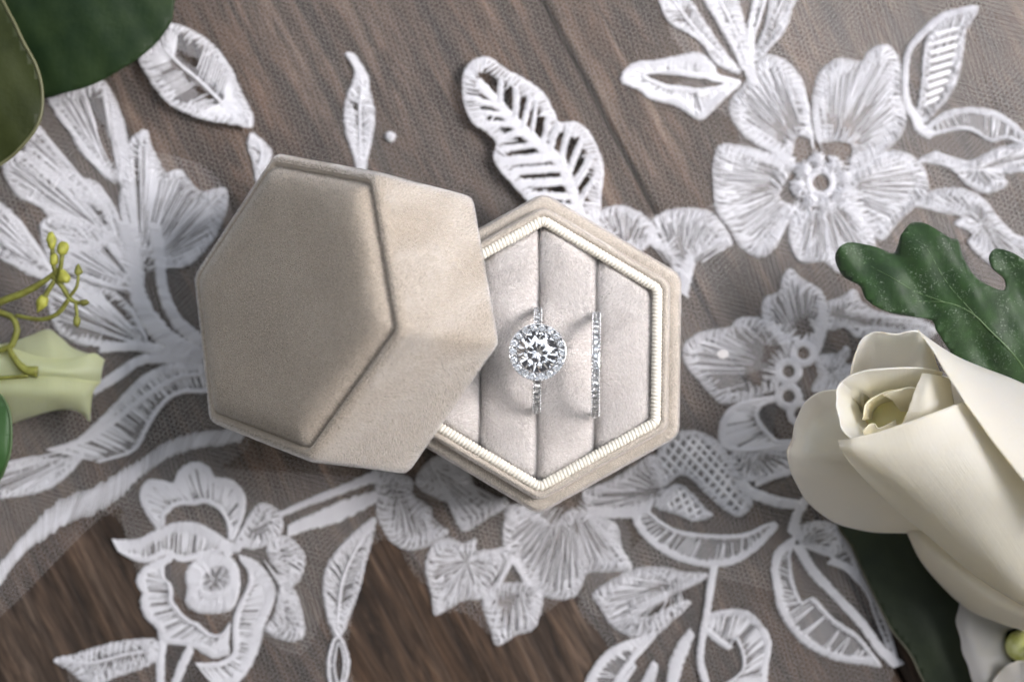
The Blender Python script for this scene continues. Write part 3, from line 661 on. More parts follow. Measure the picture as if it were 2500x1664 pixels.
# sequins sewn on the lace
def disc(name, c, r, z, tilt, mat, parent):
    v = [(c[0], c[1], z + .15)]; n = 14
    for i in range(n):
        a = 2 * math.pi * i / n; v.append((c[0] + r * math.cos(a), c[1] + r * .8 * math.sin(a), z + tilt * math.cos(a)))
    return mk(name, v, [(0, 1 + i, 1 + (i + 1) % n) for i in range(n)], mat, parent)
M_seq = simple('sequin', (.9, .9, .92), .12, .4, .8)
disc('sequin', M(8, [(430, 690)])[0], 1.3, 1.0, .5, M_seq, lace); disc('sequin', M(3, [(480, 510)])[0], 1.3, 1.0, .4, M_seq, lace)

# ------------------------------------------------------------------ hexagon profile tools
def rounded(poly, inset, r, ne=6, na=6):
    """rounded polygon loop (CCW) offset inwards, constant number of points"""
    p = np.asarray(poly, float); n = len(p); lines = []
    for i in range(n):
        a, b = p[i], p[(i + 1) % n]; d = (b - a) / np.linalg.norm(b - a); nn = np.array([-d[1], d[0]])
        lines.append((a + nn * inset, d))
    q = []
    for i in range(n):
        (a, d), (b, e) = lines[i - 1], lines[i]
        t = np.linalg.solve(np.array([[d[0], -e[0]], [d[1], -e[1]]]), b - a); q.append(a + d * t[0])
    q = np.array(q); out = []; arcs = []
    for i in range(n):
        d1 = q[i] - q[i - 1]; d1 /= np.linalg.norm(d1); d2 = q[(i + 1) % n] - q[i]; d2 /= np.linalg.norm(d2)
        al = math.acos(np.clip(d1 @ d2, -1, 1)); tl = r * math.tan(al / 2)
        s0 = q[i] - d1 * tl; nn = np.array([-d1[1], d1[0]]); c = s0 + nn * r
        a0 = math.atan2(*(s0 - c)[::-1]); arcs.append([c + r * np.array([math.cos(a0 + al * k / na), math.sin(a0 + al * k / na)]) for k in range(na + 1)])
    for i in range(n):
        out += arcs[i]; a, b = arcs[i][-1], arcs[(i + 1) % n][0]
        out += [a + (b - a) * k / ne for k in range(1, ne)]
    return np.array(out)
def loft(rings, close_last=None, close_first=None):
    V = []; F = []; n = len(rings[0])
    for r in rings: V += [tuple(x) for x in r]
    for k in range(len(rings) - 1):
        for i in range(n): j = (i + 1) % n; F.append((k * n + i, k * n + j, (k + 1) * n + j, (k + 1) * n + i))
    if close_last: V.append(close_last); c = len(V) - 1; b = (len(rings) - 1) * n; F += [(b + i, b + (i + 1) % n, c) for i in range(n)]
    if close_first: V.append(close_first); c = len(V) - 1; F += [((i + 1) % n, i, c) for i in range(n)]
    return V, F
def lerp_poly(a, b, t): return np.asarray(a) * (1 - t) + np.asarray(b) * t
def at_z(loop, z): return np.column_stack([loop, np.full(len(loop), z)])

# ------------------------------------------------------------------ velvet pile
def m_pile(name, a, b):
    m, nt, bs = new_mat(name)
    hi = N(nt, 'ShaderNodeHairInfo'); h = N(nt, 'ShaderNodeBsdfHairPrincipled')
    nt.links.new(ramp(nt, hi.outputs['Random'], [(0, a), (1, b)]), h.inputs['Color'])
    h.inputs['Roughness'].default_value = .26; h.inputs['Radial Roughness'].default_value = .4; h.inputs['Coat'].default_value = .35
    nt.links.new(h.outputs[0], nt.nodes['Material Output'].inputs['Surface']); nt.nodes.remove(bs)
    return m
def pile(src, parent, mat, dens, length, rad, lean, keep=None, nap=.5):
    """short velvet fibres standing on the faces of src (mm, in the parent's own frame)"""
    me = src.data; V = np.zeros(len(me.vertices) * 3); me.vertices.foreach_get('co', V); V = V.reshape(-1, 3) / S
    me.calc_loop_triangles(); T = np.zeros(len(me.loop_triangles) * 3, dtype=int); me.loop_triangles.foreach_get('vertices', T); T = T.reshape(-1, 3)
    a, b, c = V[T[:, 0]], V[T[:, 1]], V[T[:, 2]]; nn = np.cross(b - a, c - a); ar = np.linalg.norm(nn, axis=1) / 2; nn /= ar[:, None] * 2 + 1e-12
    if keep is not None: ar = np.where(keep((a + b + c) / 3, nn), ar, 0)
    n = int(ar.sum() * dens); t = rng.choice(len(T), n, p=ar / ar.sum())
    u, v = rng.random(n), rng.random(n); f = u + v > 1; u[f] = 1 - u[f]; v[f] = 1 - v[f]
    p = a[t] + (b - a)[t] * u[:, None] + (c - a)[t] * v[:, None]; nr_ = nn[t]
    w = np.sin(p[:, 0] * .21 + 1.3 * np.sin(p[:, 1] * .17)) + np.sin(p[:, 1] * .26 + p[:, 2] * .2 + np.sin(p[:, 0] * .13) * 1.7)
    ang = nap * w; ln = np.asarray(lean, float)
    side = np.cross(nr_, ln); d = ln * np.cos(ang)[:, None] + side * np.sin(ang)[:, None]
    d += rng.normal(0, .16, (n, 3)); d -= nr_ * (d * nr_).sum(1)[:, None]
    L = length * rng.uniform(.7, 1.2, n)[:, None]
    q1 = p + nr_ * L * .5 + d * L * .2; q2 = p + nr_ * L * .85 + d * L * .8
    pts = np.stack([p - nr_ * .05, q1, q2], 1).reshape(-1, 3) * S
    hc = bpy.data.hair_curves.new('velvet_pile'); hc.add_curves([3] * n)
    hc.attributes['position'].data.foreach_set('vector', pts.reshape(-1))
    ra = hc.attributes.get('radius') or hc.attributes.new('radius', 'FLOAT', 'POINT')
    ra.data.foreach_set('value', np.tile(np.array([1.0, .9, .35]) * rad * S, n))
    hc.materials.append(mat)
    o = bpy.data.objects.new('velvet_pile', hc); C.objects.link(o); o.parent = parent; o['kind'] = 'stuff'
    return o
MP_lid = m_pile('taupe_pile', (.60, .535, .45), (.97, .91, .86))
MP_base = m_pile('pale_taupe_pile', (.55, .48, .415), (.86, .78, .72))
MP_cush = m_pile('grey_taupe_pile', (.44, .40, .375), (.78, .745, .73))

# ------------------------------------------------------------------ ring box base
BZ = 29.0
bc = P(1245, 813, BZ)
base = thing('ring_box', 'open hexagonal velvet ring box base with grey cushions holding two rings', 'ring box base', (bc.x, bc.y, .8))
brot = math.radians(-.8)
def hexa(ap, rot=brot, cx=0, cy=0):
    R = ap / math.cos(math.pi / 6)
    return np.array([(cx + R * math.cos(rot + math.pi / 2 + i * math.pi / 3), cy + R * math.sin(rot + math.pi / 2 + i * math.pi / 3)) for i in range(6)])
B0 = hexa(27.75, cx=bc.x, cy=bc.y)
rg = [at_z(rounded(B0, i, max(.6, 3.0 - i * .5)), z) for i, z in ((1.2, .8), (.3, 1.0), (0, 1.8), (0, 10), (0, 20), (0, BZ - 1.1), (.12, BZ - .5), (.5, BZ - .1), (1.0, BZ), (2.0, BZ - .05), (2.55, BZ - .5), (2.7, BZ - 1.2), (2.8, BZ - 6))]
v, f = loft(rg, None, (bc.x, bc.y, .8)); shell = mk('outer_shell', v, f, MV_base, base)
pile(shell, base, MP_base, 34, .42, .023, (.4, -.7, .2), lambda c, n: c[:, 2] > 10)
rg = [at_z(rounded(B0, i, 2.2), z) for i, z in ((2.6, BZ - 6), (2.55, BZ - 1), (2.5, BZ + 1.6), (2.6, BZ + 2.4), (2.9, BZ + 2.85), (3.3, BZ + 2.9), (3.7, BZ + 2.6), (3.95, BZ + 2.0), (4.0, BZ - 8))]
v, f = loft(rg); lip = mk('inner_lip', v, f, MV_base, base)
pile(lip, base, MP_base, 36, .40, .023, (.5, -.5, .2), lambda c, n: c[:, 2] > 26)
# twisted ivory cord inside the lip
cord = rounded(B0, 4.75, 1.6, 40, 14)
cl = np.vstack([cord, cord[:1]]); s_ = np.concatenate([[0], np.cumsum(np.linalg.norm(np.diff(cl, axis=0), axis=1))])
nr = int(s_[-1] / .74) * 8; u = np.linspace(0, s_[-1], nr, endpoint=False)
cp = np.stack([np.interp(u, s_, cl[:, 0]), np.interp(u, s_, cl[:, 1])], 1); cn = normals(cp, True)
V, F = [], []
for i in range(nr):
    for k in range(12):
        a = 2 * math.pi * k / 12
        ph = 2 * math.pi * (i / 8.0) + a * 1.0
        r = 1.10 * (1 - .20 * (1 - abs(math.sin(ph / 2))) ** 1.3)
        V.append((cp[i, 0] + cn[i, 0] * r * math.cos(a), cp[i, 1] + cn[i, 1] * r * math.cos(a), BZ + 2.15 + r * math.sin(a)))
for i in range(nr):
    j = (i + 1) % nr
    for k in range(12): l = (k + 1) % 12; F.append((i * 12 + k, i * 12 + l, j * 12 + l, j * 12 + k))
mk('cord_trim', V, F, M_rope, base)
# cushions
CT = BZ + 2.1
inner = rounded(B0, 5.55, 1.2, 12, 5) - np.array([bc.x, bc.y])
cr, srn = math.cos(-brot), math.sin(-brot)
inner_l = np.stack([inner[:, 0] * cr - inner[:, 1] * srn, inner[:, 0] * srn + inner[:, 1] * cr], 1)
def ybounds(x):
    ys = []
    for i in range(len(inner_l)):
        a, b = inner_l[i], inner_l[(i + 1) % len(inner_l)]
        if (a[0] - x) * (b[0] - x) <= 0 and abs(a[0] - b[0]) > 1e-9: ys.append(a[1] + (b[1] - a[1]) * (x - a[0]) / (b[0] - a[0]))
    return (min(ys), max(ys)) if len(ys) > 1 else (0, 0)
xm = abs(inner_l[:, 0]).max() - .02
slots = [-xm, -12.05, -.6, 10.95, xm]
def prof(n):
    e = [(0, -9), (0.05, -3), (.12, -1.9), (.3, -1.2), (.65, -.68), (1.2, -.28), (2.0, -.05)]
    return e
for k in range(4):
    x0, x1 = slots[k] + (.15 if k else 0), slots[k + 1] - (.15 if k < 3 else 0)
    e = prof(0); xs = [(x0 + d, z) for d, z in e] + [(x0 + 2 + (x1 - x0 - 4) * t, .30 * math.sin(math.pi * t)) for t in (.12, .25, .4, .5, .6, .75, .88)] + [(x1 - d, z) for d, z in reversed(e)]
    V, F = [], []; ny = None
    for x, zx in xs:
        ya, yb = ybounds(min(max(x, -xm + .01), xm - .01))
        e2 = [(0, -9), (.05, -2.5), (.15, -1.2), (.4, -.6), (.9, -.2), (1.6, 0)]
        ll = yb - ya
        ys = [(ya + d * min(1, ll / 4), z) for d, z in e2] + [(ya + 1.6 + (ll - 3.2) * t, .12 * math.sin(math.pi * t)) for t in np.linspace(.05, .95, 16)] + [(yb - d * min(1, ll / 4), z) for d, z in reversed(e2)]
        ny = len(ys)
        for y, zy in ys:
            z = max(-9, zx + zy + random.uniform(-.03, .03))
            X = x + .10 * math.sin(y * .35 + k * 2) * (1 if 1 < abs(x - x0) else .4)
            V.append((bc.x + X * cr + y * srn, bc.y - X * srn + y * cr, CT + z))
    nx = len(xs)
    for i in range(nx - 1):
        for j in range(ny - 1): F.append((i * ny + j, (i + 1) * ny + j, (i + 1) * ny + j + 1, i * ny + j + 1))
    cu = mk('cushion', V, F, MV_cush, base)
    pile(cu, base, MP_cush, 46, .55, .025, (.35, -.9, 0), lambda c, n: c[:, 2] > CT - 3.2, .7)

# ------------------------------------------------------------------ lid, leaning on the base
LR = Matrix(((0.72705, 0.22649, -0.64815), (-0.1793, 0.9739, 0.13918), (0.66275, 0.01502, 0.74869)))
LT = (-43.0693, 7.7599, CAMH - 329.3577)
lid = thing('velvet_box_cover', 'closed hexagonal taupe velvet lid tilted up against the left of the box base', 'ring box lid', LT, rot=LR)
# corners, counter-clockwise, lid's own frame
TOP = np.array([(31.7, -.2), (15.2, 27.2), (-15.5, 27.5), (-31.8, 0), (-16.5, -27.3), (15.1, -28.2)])
RIM = np.array([(31.6, 1.2), (16.2, 27.8), (-15.9, 27.5), (-31.8, 0), (-15.9, -27.5), (15.8, -28.2)])
LH = 26.92
rows = [(2.3, -6.0, 1), (2.2, -LH + .6, 1), (1.9, -LH + .15, 1), (1.2, -LH, 1), (.5, -LH + .15, 1), (.05, -LH + .8, 1), (0, -LH + 2, .95), (0, -22, .85), (0, -18, .65), (0, -12, .4), (0, -6, .2), (0, -2.6, .05), (.1, -1.9, 0), (.35, -1.3, 0), (.8, -.9, 0), (1.4, -.8, 0), (1.9, -1.0, 0), (2.25, -1.5, 0), (2.35, -2.6, 0)]
rg = [at_z(rounded(lerp_poly(TOP, RIM, t), i, max(.8, 2.2 - i * .3), 10, 6), z) for i, z, t in rows]
v, f = loft(rg, None, (0, 0, -6)); wall = mk('lid_wall', v, f, MV_lid, lid)
pile(wall, lid, MP_lid, 42, .45, .023, (.35, .25, -.75), lambda c, n: (np.hypot(c[:, 0], c[:, 1]) > 26.0) & ((n[:, :2] * c[:, :2]).sum(1) > -8), .95)
rows = [(2.25, -3.0), (2.3, -2.2), (2.55, -1.3), (3.0, -.45), (3.7, .3), (4.6, .85), (5.8, 1.2), (7.5, 1.4), (10, 1.52), (14, 1.6), (18, 1.64), (22, 1.65)]
rg = [at_z(rounded(TOP, i, min(1.0 + max(0, i - 2.3) * 1.1, (27 - i) * .8), 10, 6), z) for i, z in rows]
v, f = loft(rg, (0, 0, 1.65)); panel = mk('top_panel', v, f, MV_lid, lid)
pile(panel, lid, MP_lid, 48, .55, .023, (1.0, .12, 0), None, .12)

# ------------------------------------------------------------------ rings
def brilliant(name, r, mat, parent, detail=True):
    pts = []
    def ringp(n, rad, z, off=0): return [(rad * math.cos(2 * math.pi * (i + off) / n), rad * math.sin(2 * math.pi * (i + off) / n), z) for i in range(n)]
    if detail:
        pts = ringp(8, .56, .30, .5) + ringp(8, .80, .175, 0) + ringp(16, 1, .0, .0) + ringp(16, 1, -.04, 0) + ringp(8, .24, -.67, .5) + [(0, 0, -.86)]
    else:
        pts = ringp(6, .58, .28, .5) + ringp(12, 1, 0) + ringp(6, .3, -.55, .5) + [(0, 0, -.8)]
    bm = bmesh.new()
    for p in pts: bm.verts.new((p[0] * r * S, p[1] * r * S, p[2] * r * S))
    bmesh.ops.convex_hull(bm, input=list(bm.verts))
    bmesh.ops.dissolve_limit(bm, angle_limit=math.radians(1.5), verts=bm.verts, edges=bm.edges)
    bmesh.ops.recalc_face_normals(bm, faces=bm.faces)
    me = bpy.data.meshes.new(name); bm.to_mesh(me); bm.free(); me.materials.append(mat)
    o = bpy.data.objects.new(name, me); C.objects.link(o); o.parent = parent
    return o
def sphere_bits(items, nu=8, nv=5):
    V, F = [], []
    for c, r in items:
        o0 = len(V)
        for i in range(nv + 1):
            th = math.pi * i / nv
            for j in range(nu): V.append((c[0] + r * math.sin(th) * math.cos(2 * math.pi * j / nu), c[1] + r * math.sin(th) * math.sin(2 * math.pi * j / nu), c[2] + r * math.cos(th)))
        for i in range(nv):
            for j in range(nu): k = (j + 1) % nu; F.append((o0 + i * nu + j, o0 + i * nu + k, o0 + (i + 1) * nu + k, o0 + (i + 1) * nu + j))
    return V, F
def hoop(R, w, t, nseg=96, gap=None):
    """band in the local YZ plane"""
    pr = []
    for k in range(14):
        a = 2 * math.pi * k / 14; cx_, cz_ = math.cos(a), math.sin(a)
        pr.append((w / 2 * math.copysign(abs(cx_) ** .6, cx_), t / 2 * math.copysign(abs(cz_) ** .7, cz_)))
    V, F = [], []
    for i in range(nseg):
        a = 2 * math.pi * i / nseg
        for x, q in pr: V.append((x, (R + q) * math.cos(a), (R + q) * math.sin(a)))
    for i in range(nseg):
        j = (i + 1) % nseg
        if gap and abs(2 * math.pi * (i + .5) / nseg - gap[0]) < gap[1]: continue
        for k in range(14): l = (k + 1) % 14; F.append((i * 14 + k, j * 14 + k, j * 14 + l, i * 14 + l))
    return V, F
def ring_thing(name, label, cat, loc, R, w, zrot, angs, sr, gap=None, lean=0):
    t = thing(name, label, cat, loc, rot=Matrix.Rotation(zrot, 3, 'Z') @ Matrix.Rotation(lean, 3, 'Y'))
    v, f = hoop(R, w, .75, 96, gap); mk('band', v, f, M_metal, t)
    src = None; beads = []
    for a in angs:
        m = Matrix.Translation(Vector((0, (R + .93) * math.cos(a), (R + .93) * math.sin(a))) * S) @ Matrix.Rotation(a - math.pi / 2, 4, 'X') @ Matrix.Rotation(random.uniform(0, 1), 4, 'Z')
        if src is None: src = brilliant('band_diamond', sr, M_dia, t, True); src.matrix_local = m
        else: inst(src, 'band_diamond', t, m)
    st = angs[1] - angs[0]
    for a in angs:
        for da in (0, .5):
            for sx in (-1, 1):
                b = a + st * (da + .0) - st * .5
                beads.append(((sx * w * .42, (R + .84) * math.cos(b), (R + .84) * math.sin(b)), .21))
    v, f = sphere_bits(beads); o = mk('prong_beads', v, f, M_metal, t); o['kind'] = 'stuff'
    return t
E0 = P(1236, 829, CT); RR = 9.6
st = 1.36 / (RR + .6)
angs_e = [math.radians(4) + st * i for i in range(50)]
tiltA = math.radians(8.5)
angs_e = [a for a in angs_e if math.radians(3) < a < math.radians(177) and abs(a - (math.pi / 2 - tiltA)) > .42]
eng = ring_thing('engagement_ring', 'engagement ring with round halo diamond set in the middle cushion slot', 'engagement ring', (E0.x, E0.y, CT - .2), RR, 1.75, brot, angs_e, .66, (math.pi / 2 - tiltA, .36), -.012)
EL = Vector((0, math.cos(math.pi / 2 - tiltA), math.sin(math.pi / 2 - tiltA)))
hm = Matrix.Translation(EL * (RR + 2.2) * S) @ Matrix.Rotation(-tiltA * .6, 4, 'X')
# halo cup
V, F = [], []; prof_h = [(1.6, -2.5), (2.6, -2.3), (3.9, -1.8), (5.2, -1.2), (5.55, -.4), (5.5, .02), (5.3, -.1), (5.25, -.85), (4.75, -1.0), (4.2, -.85), (4.0, -.1), (3.9, -.8), (2.4, -2.1)]
nh = 72
for i in range(nh):
    a = 2 * math.pi * i / nh
    for r, z in prof_h: V.append((r * math.cos(a), r * math.sin(a), z))
m_ = len(prof_h)
for i in range(nh):
    j = (i + 1) % nh
    for k in range(m_ - 1): F.append((i * m_ + k, j * m_ + k, j * m_ + k + 1, i * m_ + k + 1))
o = mk('halo_setting', V, F, M_metal, eng); o.matrix_local = hm
beads = []
for i in range(18):
    a = 2 * math.pi * (i + .5) / 18
    for r_, q in ((5.38, .17), (4.12, .15)):
        for da in (-.055, .055) if r_ > 5 else (0,): beads.append(((r_ * math.cos(a + da), r_ * math.sin(a + da), .10), q))
    beads.append(((5.5 * math.cos(a + math.pi / 18), 5.5 * math.sin(a + math.pi / 18), .0), .15))
v, f = sphere_bits(beads); o = mk('halo_beads', v, f, M_metal, eng); o.matrix_local = hm; o['kind'] = 'stuff'
src = None
for i in range(18):
    a = 2 * math.pi * i / 18
    m = hm @ Matrix.Translation(Vector((4.74 * math.cos(a), 4.74 * math.sin(a), .06)) * S) @ Matrix.Rotation(random.uniform(0, 3), 4, 'Z') @ Matrix.Rotation(random.uniform(-.06, .06), 4, 'X')
    if src is None: src = brilliant('halo_diamond', .74, M_dia, eng); src.matrix_local = m
    else: inst(src, 'halo_diamond', eng, m)
cdia = brilliant('centre_diamond', 3.92, M_dia, eng); cdia.matrix_local = hm @ Matrix.Translation(Vector((0, 0, .35)) * S) @ Matrix.Rotation(.2, 4, 'Z')
W0 = P(1371, 840, CT)
angs_w = [math.radians(3) + st * i for i in range(40)]
angs_w = [a for a in angs_w if a < math.radians(177)]
ring_thing('wedding_band', 'slim diamond wedding band standing in the right cushion slot', 'wedding band', (W0.x, W0.y, CT - .2), RR, 1.75, brot, angs_w, .66, None, -.05)

# ------------------------------------------------------------------ petals and leaves
def cr1(c, n):
    """Catmull-Rom along the first axis"""
    q = np.concatenate([[2 * c[0] - c[1]], c, [2 * c[-1] - c[-2]]])
    m = len(c) - 1; t = np.linspace(0, m, n); i = np.minimum(t.astype(int), m - 1); u = (t - i).reshape((-1,) + (1,) * (c.ndim - 1))
    a, b, cc, d = q[i], q[i + 1], q[i + 2], q[i + 3]
    return .5 * (2 * b + (cc - a) * u + (2 * a - 5 * b + 4 * cc - d) * u ** 2 + (3 * b - a - 3 * cc + d) * u ** 3)
def sheet(name, rows, mat, parent, nu=26, nv=44, depth=None, thick=.22, wob=.25, brown=None, label=None, tint=0.0):
    """rows of (u, v, z) picture points on the real surface -> smooth curved sheet; row 0 is the free edge"""
    n = max(len(r) for r in rows)
    g = []
    for r in rows:
        p = np.array([tuple(P(*q)) for q in r]); g.append(cr1(p, n) if len(p) != n else p)
    g = np.array(g)
    g = cr1(g, nu); g = cr1(np.swapaxes(g, 0, 1), nv); g = np.swapaxes(g, 0, 1)
    if wob:
        i = np.arange(nv); fr = np.linspace(1, 0, nu)[:, None] ** 2
        ph = random.uniform(0, 6)
        g[:, :, 2] += wob * fr * (np.sin(i * .55 + ph) * .5 + np.sin(i * .23 + 2 * ph))[None]
        g[:, :, 0] += wob * .35 * fr * np.sin(i * .8 + ph)[None]
    V = g.reshape(-1, 3); F = [(i * nv + j, i * nv + j + 1, (i + 1) * nv + j + 1, (i + 1) * nv + j) for i in range(nu - 1) for j in range(nv - 1)]
    o = mk(name, V, F, mat, parent, solid=thick)
    ca = o.data.color_attributes.new('depth', 'FLOAT_COLOR', 'POINT')
    col = np.zeros((nu, nv, 4)); col[..., 3] = 1
    d0, d1 = depth if depth else (0, 0)
    col[..., 0] = np.clip(np.linspace(d0, d1, nu), 0, 1)[:, None] + tint
    col[..., 2] = np.linspace(0, 1, nv)[None]
    if brown is not None:
        for (c_, w_, amt) in brown:
            jj = np.exp(-((np.arange(nv) / (nv - 1) - c_) / w_) ** 2)
            ii = np.exp(-(np.arange(nu) / (nu - 1) / .07) ** 2)
            col[..., 1] = np.maximum(col[..., 1], amt * ii[:, None] * jj[None] * rng.uniform(.5, 1, (nu, nv)))
    ca.data.foreach_set('color', col.reshape(-1))
    if label: o['label'] = label
    return o
rc = P(2260, 1100, 2)
rose = thing('rose', 'cream white rose lying on the lace with its swirled centre facing the ring box', 'rose', (rc.x, rc.y, .8))
R_ = lambda rows, **kw: sheet('petal', rows, M_rose, rose, **kw)
R_([[(1962, 850, 36), (1975, 792, 40), (2010, 764, 42), (2062, 768, 43), (2112, 762, 42), (2140, 800, 40), (2160, 850, 38)],
    [(1955, 880, 31), (1968, 830, 33), (2006, 800, 34), (2062, 800, 34), (2115, 798, 34), (2148, 840, 34), (2165, 880, 33)],
    [(1975, 900, 25), (2000, 880, 22), (2025, 880, 20), (2060, 880, 20), (2100, 880, 22), (2130, 890, 25), (2150, 900, 28)]],
   depth=(0, .5), brown=[(.42, .06, .9), (.55, .05, .7)], label='back petal with brown nicks on its edge')
R_([[(1920, 900, 43), (1935, 878, 45), (1960, 862, 46), (2000, 851, 47), (2060, 846, 47), (2120, 846, 46), (2170, 856, 44)],
    [(1965, 920, 38), (1972, 900, 39), (1985, 890, 40), (2010, 882, 40), (2060, 876, 40), (2110, 880, 40), (2150, 895, 39)],
    [(1995, 955, 28), (2000, 945, 26), (2010, 935, 25), (2025, 928, 25), (2045, 928, 25), (2060, 935, 26), (2075, 950, 28)]], depth=(.15, 1.0))
R_([[(1960, 868, 43), (1930, 884, 45), (1924, 920, 46), (1930, 960, 47), (1945, 998, 47), (1985, 1020, 46), (2030, 1015, 45)],
    [(1985, 895, 38), (1962, 910, 39), (1958, 930, 39), (1962, 955, 40), (1975, 980, 40), (2000, 995, 40), (2030, 995, 40)],
    [(2010, 930, 28), (2000, 940, 27), (1998, 950, 26), (2000, 962, 26), (2006, 972, 26), (2018, 980, 27), (2035, 980, 28)]], depth=(.1, .9))
R_([[(1984, 965, 41), (1992, 930, 42), (2022, 907, 43), (2062, 896, 43), (2100, 893, 42), (2120, 900, 41)],
    [(2000, 965, 36), (2006, 940, 36), (2028, 922, 36), (2058, 914, 36), (2085, 914, 36), (2100, 920, 36)],
    [(2012, 965, 27), (2018, 950, 26), (2030, 940, 26), (2050, 936, 26), (2065, 940, 26), (2075, 950, 28)]], depth=(.45, 1.0), nv=28)
R_([[(2032, 908, 44), (2062, 897, 45), (2100, 890, 45), (2128, 905, 44)],
    [(2052, 920, 43), (2072, 918, 43), (2096, 915, 43), (2116, 925, 42)],
    [(2072, 945, 38), (2080, 945, 38), (2092, 945, 38), (2100, 950, 38)]], depth=(.2, .5), nv=20, nu=14, wob=.1)
R_([[(1985, 992, 44), (2000, 976, 44), (2012, 974, 44), (2024, 984, 44), (2060, 965, 43)],
    [(1990, 1005, 43), (2002, 994, 43), (2014, 992, 43), (2028, 996, 43), (2065, 982, 43)],
    [(1995, 1020, 40), (2006, 1015, 40), (2018, 1012, 40), (2034, 1010, 40), (2070, 1000, 40)]], depth=(.3, .4), nv=18, nu=12, wob=.1)
R_([[(2122, 858, 47), (2104, 900, 48), (2088, 945, 48), (2072, 985, 47)],
    [(2150, 862, 47), (2142, 900, 48), (2138, 945, 48), (2130, 985, 47)],
    [(2185, 870, 43), (2190, 905, 44), (2198, 945, 44), (2200, 990, 43)]], depth=(0, .35), wob=.12)
hp = P(2036, 952, 26); v, f = sphere_bits([((0, 0, 0), 1)], 16, 10); v = [(hp.x + q[0] * 5.5, hp.y + q[1] * 5.5, hp.z + 4 + q[2] * 4) for q in v]
o = mk('rose_heart', v, f, M_rose, rose); ca = o.data.color_attributes.new('depth', 'FLOAT_COLOR', 'POINT'); ca.data.foreach_set('color', np.tile([1.0, 0, 0, 1], len(v)))
# big folded front petal
R_([[(1926, 1013, 48), (1965, 1006, 50.5), (2020, 993, 51.5), (2100, 966, 52.5), (2180, 937, 52), (2250, 912, 46), (2330, 890, 39)],
    [(1936, 1036, 48.5), (1975, 1042, 50.5), (2040, 1048, 52), (2130, 1040, 53), (2220, 1015, 51.5), (2300, 990, 46), (2400, 960, 38)],
    [(1975, 1086, 42), (2035, 1112, 46), (2105, 1128, 48.5), (2195, 1128, 49.5), (2280, 1108, 48.5), (2370, 1080, 43), (2470, 1040, 36)],
    [(2058, 1168, 33), (2108, 1198, 37), (2178, 1218, 41), (2258, 1220, 43), (2350, 1205, 42), (2450, 1180, 40), (2540, 1140, 37)],
    [(2155, 1247, 24), (2225, 1308, 26), (2300, 1360, 28), (2385, 1405, 30), (2460, 1410, 30), (2540, 1390, 30), (2600, 1340, 29)]], depth=(0, .5), nu=40, nv=60, wob=.1)
# outer left petal
R_([[(1985, 905, 37), (1925, 896, 37), (1872, 908, 35), (1838, 950, 34), (1824, 1000, 34), (1810, 1044, 35), (1823, 1092, 30), (1856, 1150, 25), (1915, 1198, 21), (1995, 1221, 19), (2088, 1225, 18)],
    [(1990, 935, 34), (1942, 930, 34), (1905, 942, 33), (1882, 970, 32), (1872, 1010, 33), (1866, 1050, 34), (1880, 1092, 32.5), (1912, 1132, 30), (1965, 1170, 27), (2035, 1195, 24), (2110, 1225, 20)],
    [(1995, 965, 30), (1972, 965, 33), (1962, 980, 36), (1960, 998, 40), (1960, 1025, 44), (1962, 1060, 43), (1985, 1092, 39), (2025, 1128, 35), (2075, 1170, 28), (2120, 1205, 24), (2160, 1245, 18)]],
   depth=(.12, .3), nv=70, brown=[(.44, .05, .9), (.50, .03, .5)], label='outer left petal with a browned tip')
# right-hand petal sweeping off the frame
R_([[(2112, 758, 45), (2142, 800, 48), (2183, 868, 51), (2238, 950, 52.5), (2300, 1035, 52.5), (2372, 1125, 51), (2450, 1210, 48)],
    [(2122, 768, 44), (2160, 808, 47), (2208, 860, 49.5), (2268, 925, 51), (2335, 1000, 51), (2410, 1085, 49.5), (2490, 1165, 46)],
    [(2130, 774, 42), (2185, 815, 43.5), (2240, 852, 45), (2305, 900, 46), (2375, 960, 46), (2450, 1030, 45), (2530, 1105, 42)],
    [(2146, 788, 34), (2205, 822, 34), (2262, 846, 35), (2330, 872, 36), (2400, 905, 36), (2480, 955, 36), (2560, 1010, 34)]], depth=(0, .05), nu=30, nv=50, wob=.1)
# lower outer petal with drops
R_([[(2075, 1190, 20), (2160, 1245, 23), (2240, 1300, 24.5), (2320, 1350, 25), (2400, 1400, 25), (2500, 1450, 24)],
    [(2084, 1213, 20), (2150, 1278, 23.5), (2225, 1342, 24.5), (2300, 1392, 24.5), (2375, 1430, 24), (2480, 1475, 23)],
    [(2088, 1226, 17), (2118, 1287, 16), (2168, 1347, 14.5), (2226, 1399, 13.5), (2290, 1428, 13), (2380, 1455, 12)],
    [(2096, 1222, 12), (2135, 1275, 9), (2190, 1330, 8), (2250, 1375, 7), (2310, 1400, 7), (2400, 1420, 7)]], depth=(0, .1), nv=50, wob=.1)
# hidden underside so the bloom is closed and touches the lace
R_([[(2150, 860, 30), (2300, 900, 30), (2450, 980, 30), (2560, 1080, 30)], [(2120, 950, 8), (2280, 1010, 2.2), (2430, 1110, 2.2), (2540, 1200, 6)], [(2120, 1150, 8), (2230, 1250, 2.2), (2370, 1330, 2.2), (2500, 1380, 6)], [(2110, 1215, 16), (2220, 1330, 14), (2330, 1400, 16), (2450, 1430, 20)]], depth=(.2, .2), wob=0)
